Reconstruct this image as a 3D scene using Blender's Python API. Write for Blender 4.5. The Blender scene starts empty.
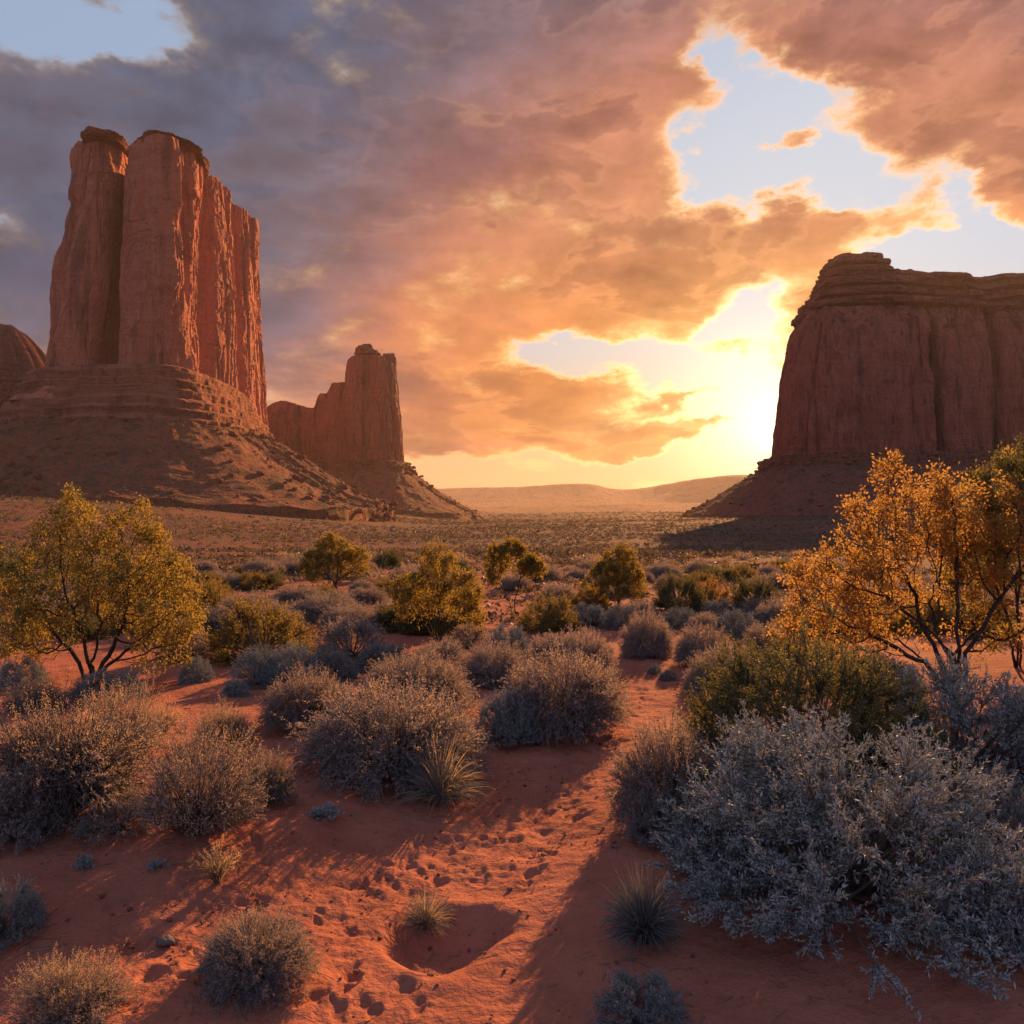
import bpy, math, random
import numpy as np

# ------------------------------------------------------------------ camera, sky, sun, exposure
SC = bpy.context.scene
COL = SC.collection
FPX = 800.0                      # focal length in picture widths of 1024
CAM_H = 2.2
cam_d = bpy.data.cameras.new('camera')
cam_d.sensor_width = 36.0
cam_d.lens = 36.0 * FPX / 1024.0
cam_d.clip_start = 0.05
cam_d.clip_end = 30000.0
cam = bpy.data.objects.new('camera', cam_d)
cam.location = (0, 0, CAM_H)
cam.rotation_euler = (math.radians(90), 0, 0)
COL.objects.link(cam)
SC.camera = cam

SUN_AZ = 23.5                    # degrees to the right of +Y
SUN_EL = 19.0
GLOW = (18.0, 5.6)               # centre of the bright sky (az, el)
SUN_STRENGTH = 5.0
sun_d = bpy.data.lights.new('sun', 'SUN')
sun_d.energy = SUN_STRENGTH
sun_d.angle = math.radians(0.5)
sun_d.color = (1.0, 0.53, 0.20)
sun = bpy.data.objects.new('sun', sun_d)
sun.rotation_euler = (math.radians(90 - SUN_EL), 0, math.radians(180 - SUN_AZ))
sun.location = (60, 160, 60)
COL.objects.link(sun)

SC.view_settings.view_transform = 'Standard'
SC.view_settings.look = 'None'
SC.view_settings.exposure = 1.0
SC.view_settings.gamma = 1.0
SC.view_settings.use_curve_mapping = False
SC.render.engine = 'CYCLES'
SC.cycles.use_denoising = True
try:
    SC.cycles.denoiser = 'OPENIMAGEDENOISE'
except Exception:
    pass
SC.cycles.max_bounces = 6
SC.cycles.diffuse_bounces = 3
SC.cycles.glossy_bounces = 2
SC.cycles.transmission_bounces = 4
SC.cycles.transparent_max_bounces = 6
SC.cycles.volume_bounces = 0
SC.cycles.caustics_reflective = False
SC.cycles.caustics_refractive = False

world = bpy.data.worlds.new("World")
SC.world = world
world.use_nodes = True


class Net:
    """tiny helper that writes node maths"""
    def __init__(self, tree):
        self.t = tree

    def new(self, kind, **kw):
        n = self.t.nodes.new(kind)
        for k, v in kw.items():
            setattr(n, k, v)
        return n

    def put(self, sock, v):
        if isinstance(v, bpy.types.NodeSocket):
            self.t.links.new(v, sock)
        elif isinstance(v, (tuple, list)):
            v = tuple(v)
            if sock.type == 'RGBA' and len(v) == 3:
                v = v + (1.0,)
            sock.default_value = v
        else:
            sock.default_value = v

    def m(self, op, a, b=None, c=None, clamp=False):
        n = self.new('ShaderNodeMath', operation=op, use_clamp=clamp)
        self.put(n.inputs[0], a)
        if b is not None:
            self.put(n.inputs[1], b)
        if c is not None:
            self.put(n.inputs[2], c)
        return n.outputs[0]

    def add(self, a, b): return self.m('ADD', a, b)
    def sub(self, a, b): return self.m('SUBTRACT', a, b)
    def mul(self, a, b): return self.m('MULTIPLY', a, b)
    def madd(self, a, b, c): return self.m('MULTIPLY_ADD', a, b, c)

    def vm(self, op, a, b=None, scale=None):
        n = self.new('ShaderNodeVectorMath', operation=op)
        self.put(n.inputs[0], a)
        if b is not None:
            self.put(n.inputs[1], b)
        if scale is not None:
            self.put(n.inputs['Scale'], scale)
        return n.outputs['Value'] if op in ('DOT_PRODUCT', 'LENGTH') else n.outputs[0]

    def step(self, x, lo, hi, a=0.0, b=1.0, kind='SMOOTHSTEP'):
        n = self.new('ShaderNodeMapRange', interpolation_type=kind)
        n.clamp = True
        self.put(n.inputs[0], x)
        for i, v in zip((1, 2, 3, 4), (lo, hi, a, b)):
            self.put(n.inputs[i], v)
        return n.outputs[0]

    def mix(self, f, a, b, blend='MIX'):
        n = self.new('ShaderNodeMix', data_type='RGBA', blend_type=blend)
        self.put(n.inputs[0], f)
        self.put(n.inputs[6], a)
        self.put(n.inputs[7], b)
        return n.outputs[2]

    def noise(self, vec, scale, detail=4.0, rough=0.5, lac=2.0, dist=0.0):
        n = self.new('ShaderNodeTexNoise')
        if vec is not None:
            self.put(n.inputs['Vector'], vec)
        n.inputs['Scale'].default_value = scale
        n.inputs['Detail'].default_value = detail
        n.inputs['Roughness'].default_value = rough
        n.inputs['Lacunarity'].default_value = lac
        n.inputs['Distortion'].default_value = dist
        return n.outputs['Fac']

    def ramp(self, x, stops, interp='LINEAR'):
        n = self.new('ShaderNodeValToRGB')
        cr = n.color_ramp
        cr.interpolation = interp
        while len(cr.elements) < len(stops):
            cr.elements.new(0.5)
        for e, (p, c) in zip(cr.elements, stops):
            e.position = p
            e.color = tuple(c) + (1.0,)
        self.put(n.inputs[0], x)
        return n.outputs[0]

    def xyz(self, v):
        n = self.new('ShaderNodeSeparateXYZ')
        self.put(n.inputs[0], v)
        return n.outputs

    def comb(self, x, y, z):
        n = self.new('ShaderNodeCombineXYZ')
        for i, v in enumerate((x, y, z)):
            self.put(n.inputs[i], v)
        return n.outputs[0]


def px_dir(px, py):
    """picture position -> azimuth, elevation in degrees (the layout of the sky is in world angles)"""
    a = math.atan2(px - 512, FPX)
    e = math.atan2((512 - py) / FPX * math.cos(a), 1.0)
    return math.degrees(a), math.degrees(e)


def build_world():
    t = world.node_tree
    t.nodes.clear()
    N = Net(t)
    gen = N.new('ShaderNodeTexCoord').outputs['Generated']
    x, y, z = N.xyz(gen)
    az = N.mul(N.m('ARCTAN2', x, y), 180 / math.pi)
    el = N.mul(N.m('ARCSINE', z), 180 / math.pi)
    a0, e0 = math.radians(GLOW[0]), math.radians(GLOW[1])
    sd_dir = (math.sin(a0) * math.cos(e0), math.cos(a0) * math.cos(e0), math.sin(e0))
    sd = N.mul(N.m('ARCCOSINE', N.m('MINIMUM', N.vm('DOT_PRODUCT', gen, sd_dir), 0.99999)), 180 / math.pi)

    sky = N.new('ShaderNodeTexSky', sky_type='NISHITA')
    sky.sun_disc = False
    sky.sun_elevation = math.radians(SUN_EL)
    sky.sun_rotation = math.radians(SUN_AZ)
    sky.altitude = 1600
    sky.air_density = 1.0
    sky.dust_density = 1.2
    sky.ozone_density = 1.5

    # --- clouds: a layer whose pattern foreshortens towards the horizon
    inv = N.m('DIVIDE', 1.0, N.add(N.m('MAXIMUM', z, 0.0), 0.16))
    plane = N.comb(N.mul(x, inv), N.mul(y, inv), N.mul(z, 1.2))
    warp = N.new('ShaderNodeTexNoise')
    N.put(warp.inputs['Vector'], plane)
    warp.inputs['Scale'].default_value = 1.3
    warp.inputs['Detail'].default_value = 3
    wv = N.vm('SCALE', N.vm('SUBTRACT', warp.outputs['Color'], (0.5, 0.5, 0.5)), scale=0.5)
    p2 = N.vm('ADD', plane, wv)
    n_big = N.noise(p2, 1.15, 4, 0.5)
    n_mid = N.noise(N.vm('ADD', p2, (3.1, 7.7, 1.0)), 3.2, 9, 0.6)
    ang = N.comb(N.mul(az, 0.085), N.mul(el, 0.15), 0.37)
    n_puff = N.noise(ang, 2.3, 11, 0.60, dist=0.25)
    # fine wobble of the layout so patches get cloud-like edges
    wob1 = N.noise(N.vm('ADD', ang, (9.0, 2.0, 4.0)), 1.6, 6, 0.6)
    wob2 = N.noise(N.vm('ADD', ang, (1.0, 12.0, 7.0)), 1.6, 6, 0.6)
    azw = N.add(az, N.mul(N.sub(wob1, 0.5), 11.0))
    elw = N.add(el, N.mul(N.sub(wob2, 0.5), 7.0))

    def blob(px, py, rx, ry, w, rot=0.0):
        a, e = px_dir(px, py)
        k = 57.3 / FPX * 0.9
        sa, se = rx * k, ry * k
        u, v = N.sub(azw, a), N.sub(elw, e)
        if rot:
            c, s = math.cos(math.radians(rot)), math.sin(math.radians(rot))
            u, v = N.add(N.mul(u, c), N.mul(v, s)), N.sub(N.mul(v, c), N.mul(u, s))
        u, v = N.mul(u, 1 / sa), N.mul(v, 1 / se)
        q = N.madd(v, v, N.mul(u, u))
        return N.mul(N.m('EXPONENT', N.mul(q, -1.0)), w)

    dens = N.add(0.95, N.mul(N.sub(n_big, 0.5), 0.5))
    for b in SKY_BLOBS:
        dens = N.add(dens, blob(*b))
    # clear strip above the horizon, only ahead
    front = N.step(sd, 30, 60, 1.0, 0.0)
    dens = N.sub(dens, N.mul(N.step(elw, 3.4, 5.2, 1.0, 0.0), N.mul(front, 0.75)))
    dens = N.add(dens, N.mul(N.sub(n_mid, 0.5), 0.75))
    dens = N.add(dens, N.mul(N.sub(n_puff, 0.5), 1.7))
    alpha = N.step(dens, 0.30, 0.70)
    thick = N.step(dens, 0.45, 1.15)

    # --- colours (linear, written at ten times the shown value: the background runs at 0.1)
    el01 = N.step(el, 1.0, 17.0)
    blue = N.mix(0.35, (3.9, 5.3, 7.2), sky.outputs[0])
    pale = N.mix(N.step(sd, 8, 40), (5.6, 6.3, 7.2), blue)
    warm = N.mix(N.step(sd, 4, 45), (9.6, 6.2, 2.4), (7.2, 3.3, 1.7))
    clear = N.mix(el01, warm, pale)
    g1 = N.m('EXPONENT', N.mul(sd, -1 / 3.6))
    g2 = N.m('EXPONENT', N.mul(sd, -1 / 10.0))
    glow = N.vm('ADD', N.vm('SCALE', (20.0, 17.0, 11.5), scale=g1), N.vm('SCALE', (2.4, 1.4, 0.55), scale=g2))
    clear = N.vm('ADD', clear, glow)
    # cloud colour by angle from the sun, stirred by noise, greyer upward
    sdn = N.add(sd, N.mul(N.sub(n_big, 0.5), 16.0))
    sdn = N.add(sdn, N.mul(N.sub(n_mid, 0.5), 10.0))
    sdn = N.add(sdn, N.mul(N.mul(N.m('MAXIMUM', N.sub(el, 9.0), 0.0), 0.85), N.step(sd, 22, 38)))
    sdn = N.add(sdn, N.mul(N.sub(thick, 0.6), 5.0))
    ccol = N.ramp(N.mul(sdn, 1 / 90.0), [
        (0.00, (1.0, 0.66, 0.26)), (0.10, (0.95, 0.44, 0.13)), (0.20, (0.82, 0.295, 0.085)),
        (0.29, (0.62, 0.21, 0.10)), (0.37, (0.36, 0.165, 0.150)), (0.44, (0.18, 0.128, 0.165)),
        (0.51, (0.098, 0.110, 0.170)), (0.66, (0.072, 0.100, 0.168)), (1.0, (0.13, 0.16, 0.235))])
    puff2 = N.noise(N.vm('ADD', ang, (0.10, -0.16, 0.05)), 2.3, 11, 0.60, dist=0.25)
    relief = N.m('MAXIMUM', N.add(1.0, N.mul(N.sub(n_puff, puff2), 1.1)), 0.3)
    ccol = N.mix(N.mul(N.mul(N.step(el, 10, 22), N.step(sd, 38, 24)), 0.55), ccol, (0.42, 0.20, 0.165))
    mott = N.add(0.81, N.mul(N.noise(N.vm('ADD', p2, (5.0, 1.0, 2.0)), 2.1, 8, 0.6), 0.38))
    cloud = N.vm('SCALE', ccol, scale=N.mul(N.mul(relief, mott), 10.0))
    # a lower deck of separate banks with mauve-grey bellies and lit edges
    q = N.vm('ADD', N.comb(N.mul(az, 0.055), N.mul(el, 0.125), 2.9), wv)
    deck = N.add(N.noise(q, 1.5, 11, 0.58, dist=0.15), N.mul(N.sub(n_mid, 0.5), 0.25))
    d_a = N.step(deck, 0.49, 0.555)
    d_a = N.mul(d_a, N.step(sd, 46, 26, 0.3, 1.0))
    d_core = N.step(deck, 0.52, 0.72)
    shade = N.mix(N.mul(d_a, N.add(0.25, N.mul(d_core, 0.45))), (1.0, 1.0, 1.0), (0.42, 0.42, 0.56))
    cloud = N.vm('MULTIPLY', cloud, shade)
    edge = N.mul(N.mul(d_a, N.sub(1.0, d_a)), N.m('EXPONENT', N.mul(sd, -1 / 24.0)))
    cloud = N.vm('ADD', cloud, N.vm('SCALE', (8.0, 4.0, 1.6), scale=edge))
    rim_w = N.mul(N.m('POWER', N.step(dens, 1.10, 0.40), 2.0), N.m('EXPONENT', N.mul(sd, -1 / 24.0)))
    cloud = N.vm('ADD', cloud, N.vm('SCALE', (16.0, 10.8, 4.4), scale=rim_w))
    cloud = N.vm('ADD', cloud, N.vm('SCALE', (2.2, 1.0, 0.25), scale=N.m('EXPONENT', N.mul(sd, -1 / 6.0))))
    col = N.mix(alpha, clear, cloud)
    # the dusk sky overhead and behind
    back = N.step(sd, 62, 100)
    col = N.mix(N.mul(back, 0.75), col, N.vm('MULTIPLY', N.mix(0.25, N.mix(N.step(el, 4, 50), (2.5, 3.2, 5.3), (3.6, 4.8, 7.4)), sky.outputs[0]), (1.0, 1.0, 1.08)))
    col = N.mix(N.step(el, -0.3, -4.0), col, (1.6, 0.8, 0.5))
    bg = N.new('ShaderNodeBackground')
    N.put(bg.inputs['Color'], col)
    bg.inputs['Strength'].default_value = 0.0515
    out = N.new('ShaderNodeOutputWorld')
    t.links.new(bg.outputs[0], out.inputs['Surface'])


# openings (negative) and cloud banks (positive): px, py, radius x, radius y, weight, tilt
SKY_BLOBS = [
    (30, 15, 95, 42, -1.0), (130, 30, 70, 26, -0.55), (340, -5, 70, 20, -0.25),
    (745, 150, 75, 62, -0.80), (835, 172, 80, 36, -0.75), (690, 190, 34, 20, -0.4), (728, 55, 30, 38, -0.65),
    (800, 95, 60, 22, -0.5, -25), (975, 205, 28, 60, -0.7, 20), (925, 262, 75, 30, -0.8), (1010, 268, 60, 26, -0.6),
    (610, 362, 100, 24, -1.0), (545, 350, 46, 14, -0.5), (715, 385, 75, 42, -1.0), (752, 322, 45, 30, -0.8),
    (785, 425, 70, 50, -1.1), (678, 246, 20, 12, -0.6),
    (792, 150, 14, 13, 0.65), (655, 434, 130, 11, 1.1), (700, 405, 60, 6, 0.8), (545, 385, 55, 22, 0.7),
    (745, 348, 36, 16, 0.65), (800, 228, 100, 24, 0.5), (905, 195, 60, 30, -0.55), (620, 275, 110, 40, 0.4), (900, 60, 90, 40, 0.4, -30),
    (1000, 100, 60, 60, 0.3), (600, 100, 90, 90, 0.4), (200, 120, 200, 60, 0.4),
]
build_world()
world.cycles.sampling_method = 'MANUAL'
world.cycles.sample_map_resolution = 512

# ------------------------------------------------------------------ numpy noise and mesh helpers
def _hash(ix, iy, iz, seed):
    with np.errstate(over='ignore'):
        h = (ix.astype(np.int64) * 374761393 + iy.astype(np.int64) * 668265263 + iz.astype(np.int64) * 2147483647 + seed * 1274126177).astype(np.uint64)
        h = (h ^ (h >> np.uint64(13))) * np.uint64(1274126177)
        h = (h ^ (h >> np.uint64(16))) * np.uint64(2246822519)
        h = h ^ (h >> np.uint64(15))
    return (h & np.uint64(0xFFFFFF)).astype(np.float64) / float(0xFFFFFF)


def vnoise(x, y, z=0.0, seed=0):
    x, y, z = np.broadcast_arrays(np.asarray(x, float), np.asarray(y, float), np.asarray(z, float))
    ix, iy, iz = np.floor(x).astype(np.int64), np.floor(y).astype(np.int64), np.floor(z).astype(np.int64)
    fx, fy, fz = x - ix, y - iy, z - iz
    fx, fy, fz = (f * f * f * (f * (f * 6 - 15) + 10) for f in (fx, fy, fz))
    flat = not np.any(fz)
    r = 0
    for dz in ((0,) if flat else (0, 1)):
        wz = 1.0 if flat else (fz if dz else 1 - fz)
        a = _hash(ix, iy, iz + dz, seed) * (1 - fx) + _hash(ix + 1, iy, iz + dz, seed) * fx
        b = _hash(ix, iy + 1, iz + dz, seed) * (1 - fx) + _hash(ix + 1, iy + 1, iz + dz, seed) * fx
        r = r + wz * (a * (1 - fy) + b * fy)
    return r * 2 - 1


def fbm(x, y, z=0.0, oct=4, seed=0, gain=0.5):
    s, a, n = 0, 1.0, 0
    x, y, z = np.asarray(x, float), np.asarray(y, float), np.asarray(z, float)
    for i in range(oct):
        s = s + a * vnoise(x + i * 17.3, y - i * 9.1, z + (i * 5.7 if np.any(z) else 0), seed + i * 31)
        n += a
        a *= gain
        x, y, z = x * 2.03, y * 2.03, z * 2.03
    return s / n


def sstep(x, a, b):
    t = np.clip((x - a) / (b - a), 0, 1)
    return t * t * (3 - 2 * t)


def tag(o, label=None, cat=None, group=None, kind=None):
    if label: o['label'] = label
    if cat: o['category'] = cat
    if group: o['group'] = group
    if kind: o['kind'] = kind
    return o


def mesh_np(name, verts, faces, mats, smooth=True, mat_idx=None):
    """faces: one int array (n,k), or a list of them with different k"""
    me = bpy.data.meshes.new(name)
    if not isinstance(faces, (list, tuple)):
        faces = [faces]
    faces = [np.asarray(f, np.int32) for f in faces if len(f)]
    verts = np.asarray(verts, np.float32)
    nl = sum(f.size for f in faces)
    nf = sum(len(f) for f in faces)
    me.vertices.add(len(verts))
    me.vertices.foreach_set('co', verts.ravel())
    me.loops.add(nl)
    me.polygons.add(nf)
    me.loops.foreach_set('vertex_index', np.concatenate([f.ravel() for f in faces]))
    tot = np.concatenate([np.full(len(f), f.shape[1], np.int32) for f in faces])
    st = np.concatenate([[0], np.cumsum(tot)[:-1]]).astype(np.int32)
    me.polygons.foreach_set('loop_start', st)
    me.polygons.foreach_set('loop_total', tot)
    me.polygons.foreach_set('use_smooth', np.full(nf, smooth))
    if mat_idx is not None:
        me.polygons.foreach_set('material_index', np.asarray(mat_idx, np.int32))
    for m in (mats if isinstance(mats, (list, tuple)) else [mats]):
        me.materials.append(m)
    me.update(calc_edges=True)
    me.validate()
    return me


def link(name, me, parent=None, loc=None):
    o = bpy.data.objects.new(name, me)
    COL.objects.link(o)
    if parent is not None:
        o.parent = parent
    if loc is not None:
        o.location = loc
    return o


def empty(name, loc=(0, 0, 0), rz=0.0):
    o = bpy.data.objects.new(name, None)
    o.empty_display_size = 0.2
    o.location = loc
    o.rotation_euler = (0, 0, rz)
    COL.objects.link(o)
    return o


def grid_faces(nr, nc, wrap=False):
    r = np.arange(nr - 1)[:, None]
    c = np.arange(nc if wrap else nc - 1)[None, :]
    c2 = (c + 1) % nc
    return np.stack([r * nc + c, r * nc + c2, (r + 1) * nc + c2, (r + 1) * nc + c], -1).reshape(-1, 4)


# ------------------------------------------------------------------ materials
def new_mat(name):
    m = bpy.data.materials.new(name)
    m.use_nodes = True
    t = m.node_tree
    t.nodes.clear()
    N = Net(t)
    out = N.new('ShaderNodeOutputMaterial')
    return m, N, out


def principled(N, out, color, rough=0.9, normal=None, spec=0.2):
    b = N.new('ShaderNodeBsdfPrincipled')
    N.put(b.inputs['Base Color'], color)
    N.put(b.inputs['Roughness'], rough)
    b.inputs['Specular IOR Level'].default_value = spec
    if normal is not None:
        N.put(b.inputs['Normal'], normal)
    N.t.links.new(b.outputs[0], out.inputs['Surface'])
    return b


def bump(N, h, strength=0.5, dist=0.1, normal=None):
    n = N.new('ShaderNodeBump')
    n.inputs['Strength'].default_value = strength
    n.inputs['Distance'].default_value = dist
    N.put(n.inputs['Height'], h)
    if normal is not None:
        N.put(n.inputs['Normal'], normal)
    return n.outputs[0]


def rock_mat(name, light=(0.45, 0.132, 0.088), dark=(0.20, 0.056, 0.045), stain=(0.13, 0.055, 0.045), k=1.0, scrub=None, bands=0.2, stain_w=0.75, bump_k=1.0, pale_col=(0.48, 0.19, 0.125)):
    m, N, out = new_mat(name)
    P = N.new('ShaderNodeTexCoord').outputs['Object']
    x, y, z = N.xyz(P)
    wob = N.noise(P, 0.02 * k, 3)
    zz = N.add(z, N.mul(wob, 14.0))
    strata = N.noise(N.comb(N.mul(x, 0.004 * k), N.mul(y, 0.004 * k), N.mul(zz, 0.30 * k)), 1.0, 5, 0.65)
    patch = N.noise(P, 0.06 * k, 6, 0.6)
    grain = N.noise(P, 0.9 * k, 6, 0.65)
    streak = N.noise(N.comb(N.mul(x, 0.16 * k), N.mul(y, 0.16 * k), N.mul(z, 0.012 * k)), 1.0, 6, 0.6)
    joint = N.noise(N.comb(N.mul(x, 0.5 * k), N.mul(y, 0.5 * k), N.mul(z, 0.035 * k)), 1.0, 5, 0.6)
    f = N.add(N.mul(strata, bands), N.add(N.mul(patch, 0.42), N.add(N.mul(grain, 0.33), N.mul(joint, 0.5 - bands * 0.5))))
    f = N.add(f, 0.03 - bands * 0.25 + 0.14)
    col = N.mix(N.step(f, 0.58, 0.88), dark, light)
    col = N.mix(N.mul(N.step(streak, 0.52, 0.66), stain_w), col, stain)
    pale = N.noise(N.vm('ADD', P, (40.0, 9.0, 3.0)), 0.045 * k, 5, 0.6)
    col = N.mix(N.mul(N.step(pale, 0.56, 0.75), 0.35), col, pale_col)
    if scrub is not None:
        sc = N.noise(P, scrub, 3, 0.55)
        sc2 = N.noise(P, scrub * 0.13, 3, 0.5)
        col = N.mix(N.mul(N.step(N.add(sc, N.mul(sc2, 0.5)), 0.78, 0.9), 0.8), col, (0.085, 0.085, 0.05))
    h = N.add(N.mul(strata, bands * 3.0), N.add(N.mul(grain, 0.9), N.add(N.mul(streak, 1.5), N.mul(joint, 1.2))))
    nrm = bump(N, h, 1.0, 2.2 * bump_k / k)
    principled(N, out, col, 0.92, nrm, 0.12)
    return m


def sand_mat():
    m, N, out = new_mat('red_sand')
    P = N.new('ShaderNodeNewGeometry').outputs['Position']
    x, y, z = N.xyz(P)
    r = N.vm('LENGTH', N.comb(x, y, 0.0))
    big = N.noise(P, 0.35, 5, 0.55)
    mid = N.noise(P, 3.0, 6, 0.6)
    grain = N.noise(P, 60.0, 4, 0.7)
    speck = N.noise(P, 22.0, 3, 0.6)
    col = N.mix(N.step(N.add(N.mul(big, 0.5), N.mul(mid, 0.5)), 0.35, 0.65), (0.31, 0.098, 0.062), (0.43, 0.148, 0.094))
    col = N.mix(N.mul(N.step(grain, 0.45, 0.7), 0.30), col, (0.50, 0.19, 0.10))
    col = N.mix(N.mul(N.step(speck, 0.62, 0.72), 0.5), col, (0.16, 0.05, 0.03))
    # the plain: red soil under low grey-green growth, in patches
    plain = N.step(r, 15, 42)
    s1 = N.noise(P, 0.9, 6, 0.72)
    s2 = N.noise(P, 0.035, 4, 0.5)
    s3 = N.noise(N.comb(N.mul(x, 0.004), N.mul(y, 0.004), 0.0), 1.0, 5, 0.55)
    cover = N.step(N.add(N.mul(s1, 0.75), N.add(N.mul(s2, 0.35), N.mul(s3, 0.3))), 0.56, 0.76)
    soil = N.mix(s2, (0.22, 0.070, 0.046), (0.31, 0.102, 0.068))
    grow = N.mix(s3, (0.065, 0.055, 0.04), (0.13, 0.085, 0.055))
    far = N.mix(N.mul(cover, 0.85), soil, grow)
    col = N.mix(plain, col, far)
    near = N.step(r, 40, 14)
    rip = N.noise(N.vm('ADD', N.comb(N.mul(x, 3.0), N.mul(y, 11.0), 0.0), N.vm('SCALE', N.comb(mid, mid, 0.0), scale=2.5)), 1.0, 4, 0.55)
    h = N.add(N.add(N.mul(mid, 0.05), N.mul(rip, 0.022)), N.add(N.mul(grain, 0.010), N.mul(speck, 0.020)))
    b1 = bump(N, N.mul(h, near), 0.8, 1.0)
    nrm = bump(N, N.mul(N.add(s1, s2), plain), 0.6, 1.0, b1)
    principled(N, out, col, 0.95, nrm, 0.06)
    return m

# ------------------------------------------------------------------ the ground
def W(px, py, Y=None, z=0.0):
    """a point of the flat ground seen at a picture position (used only to read the layout off the photograph)"""
    if Y is None:
        Y = (CAM_H - z) * FPX / (py - 512)
    return ((px - 512) / FPX * Y, Y)


MOUNDS = []                     # x, y, radius, height (sand gathered under shrubs)
for (px, py, r, h) in [(70, 840, 1.0, 0.16), (200, 850, 0.75, 0.14), (270, 830, 0.6, 0.08), (385, 775, 0.75, 0.10), (560, 730, 0.8, 0.10),
                       (850, 930, 1.1, 0.16), (1000, 980, 0.9, 0.12), (680, 825, 0.9, 0.10), (305, 725, 0.6, 0.08), (420, 705, 0.7, 0.08),
                       (250, 975, 0.4, 0.05), (645, 945, 0.35, 0.05), (810, 800, 1.1, 0.12), (60, 1010, .45, .05), (950, 790, 1.2, 0.12)]:
    x_, y_ = W(px, py)
    MOUNDS.append((x_, y_, r, h))
PATH = [W(*p) for p in [(655, 640), (625, 690), (575, 760), (520, 825), (445, 868), (340, 905), (215, 945), (60, 1000)]]
CRATER = W(440, 925)


def path_dist(x, y):
    d = np.full(np.shape(x), 1e9)
    for (ax, ay), (bx, by) in zip(PATH[:-1], PATH[1:]):
        vx, vy = bx - ax, by - ay
        t = np.clip(((x - ax) * vx + (y - ay) * vy) / (vx * vx + vy * vy), 0, 1)
        d = np.minimum(d, np.hypot(x - ax - t * vx, y - ay - t * vy))
    return d


def height(x, y):
    x, y = np.asarray(x, float), np.asarray(y, float)
    r = np.hypot(x, y)
    yy = np.maximum(y, 0)
    z = -5.0 * sstep(yy, 22, 165)
    # long rises to either side of the valley
    z = z + 11.5 * sstep(-x, 28, 170) * sstep(yy, 50, 230) * sstep(9000 - r, 0, 6000)
    z = z + 12.0 * sstep(-x, 150, 420) * sstep(yy, 45, 330) * sstep(9000 - r, 0, 6000)
    z = z + 5.0 * sstep(x, 25, 260) * sstep(yy, 60, 420) * sstep(9000 - r, 0, 6000)
    near = 1 - sstep(r, 25, 60)
    z = z + near * (0.10 * fbm(x * 0.33, y * 0.33, oct=3, seed=5) + 0.035 * fbm(x * 1.3, y * 1.3, oct=3, seed=9))
    z = z + (1 - near) * 0.45 * fbm(x * 0.03, y * 0.03, oct=4, seed=15) + sstep(r, 300, 900) * 1.5 * fbm(x * 0.004, y * 0.004, oct=3, seed=19)
    for (mx, my, mr, mh) in MOUNDS:
        z = z + mh * np.exp(-((x - mx) ** 2 + (y - my) ** 2) / (mr * mr))
    if np.any(r < 30):
        d = path_dist(x, y)
        z = z - 0.07 * np.exp(-(d / 0.55) ** 2) * (1 - sstep(r, 8, 16))
        cx, cy = CRATER
        u = np.hypot((x - cx) / 0.31, (y - cy) / 0.34) * (1 + 0.22 * fbm(x * 3.0, y * 3.0, oct=3, seed=3))
        z = z - 0.15 * (1 - sstep(u, 0.2, 1.25)) + 0.014 * np.exp(-((u - 1.3) / 0.25) ** 2)
    return z


def hz(x, y):
    return float(height(np.array([x]), np.array([y]))[0])


def on_ground(px, py):
    """where the ground is met along the direction of a picture position"""
    k = (py - 512) / FPX
    Y = CAM_H / k
    for _ in range(60):
        z = hz((px - 512) / FPX * Y, Y)
        Y = 0.6 * Y + 0.4 * min(max((CAM_H - z) / k, 1.0), 900)
    x = (px - 512) / FPX * Y
    return x, Y, hz(x, Y)


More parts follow.
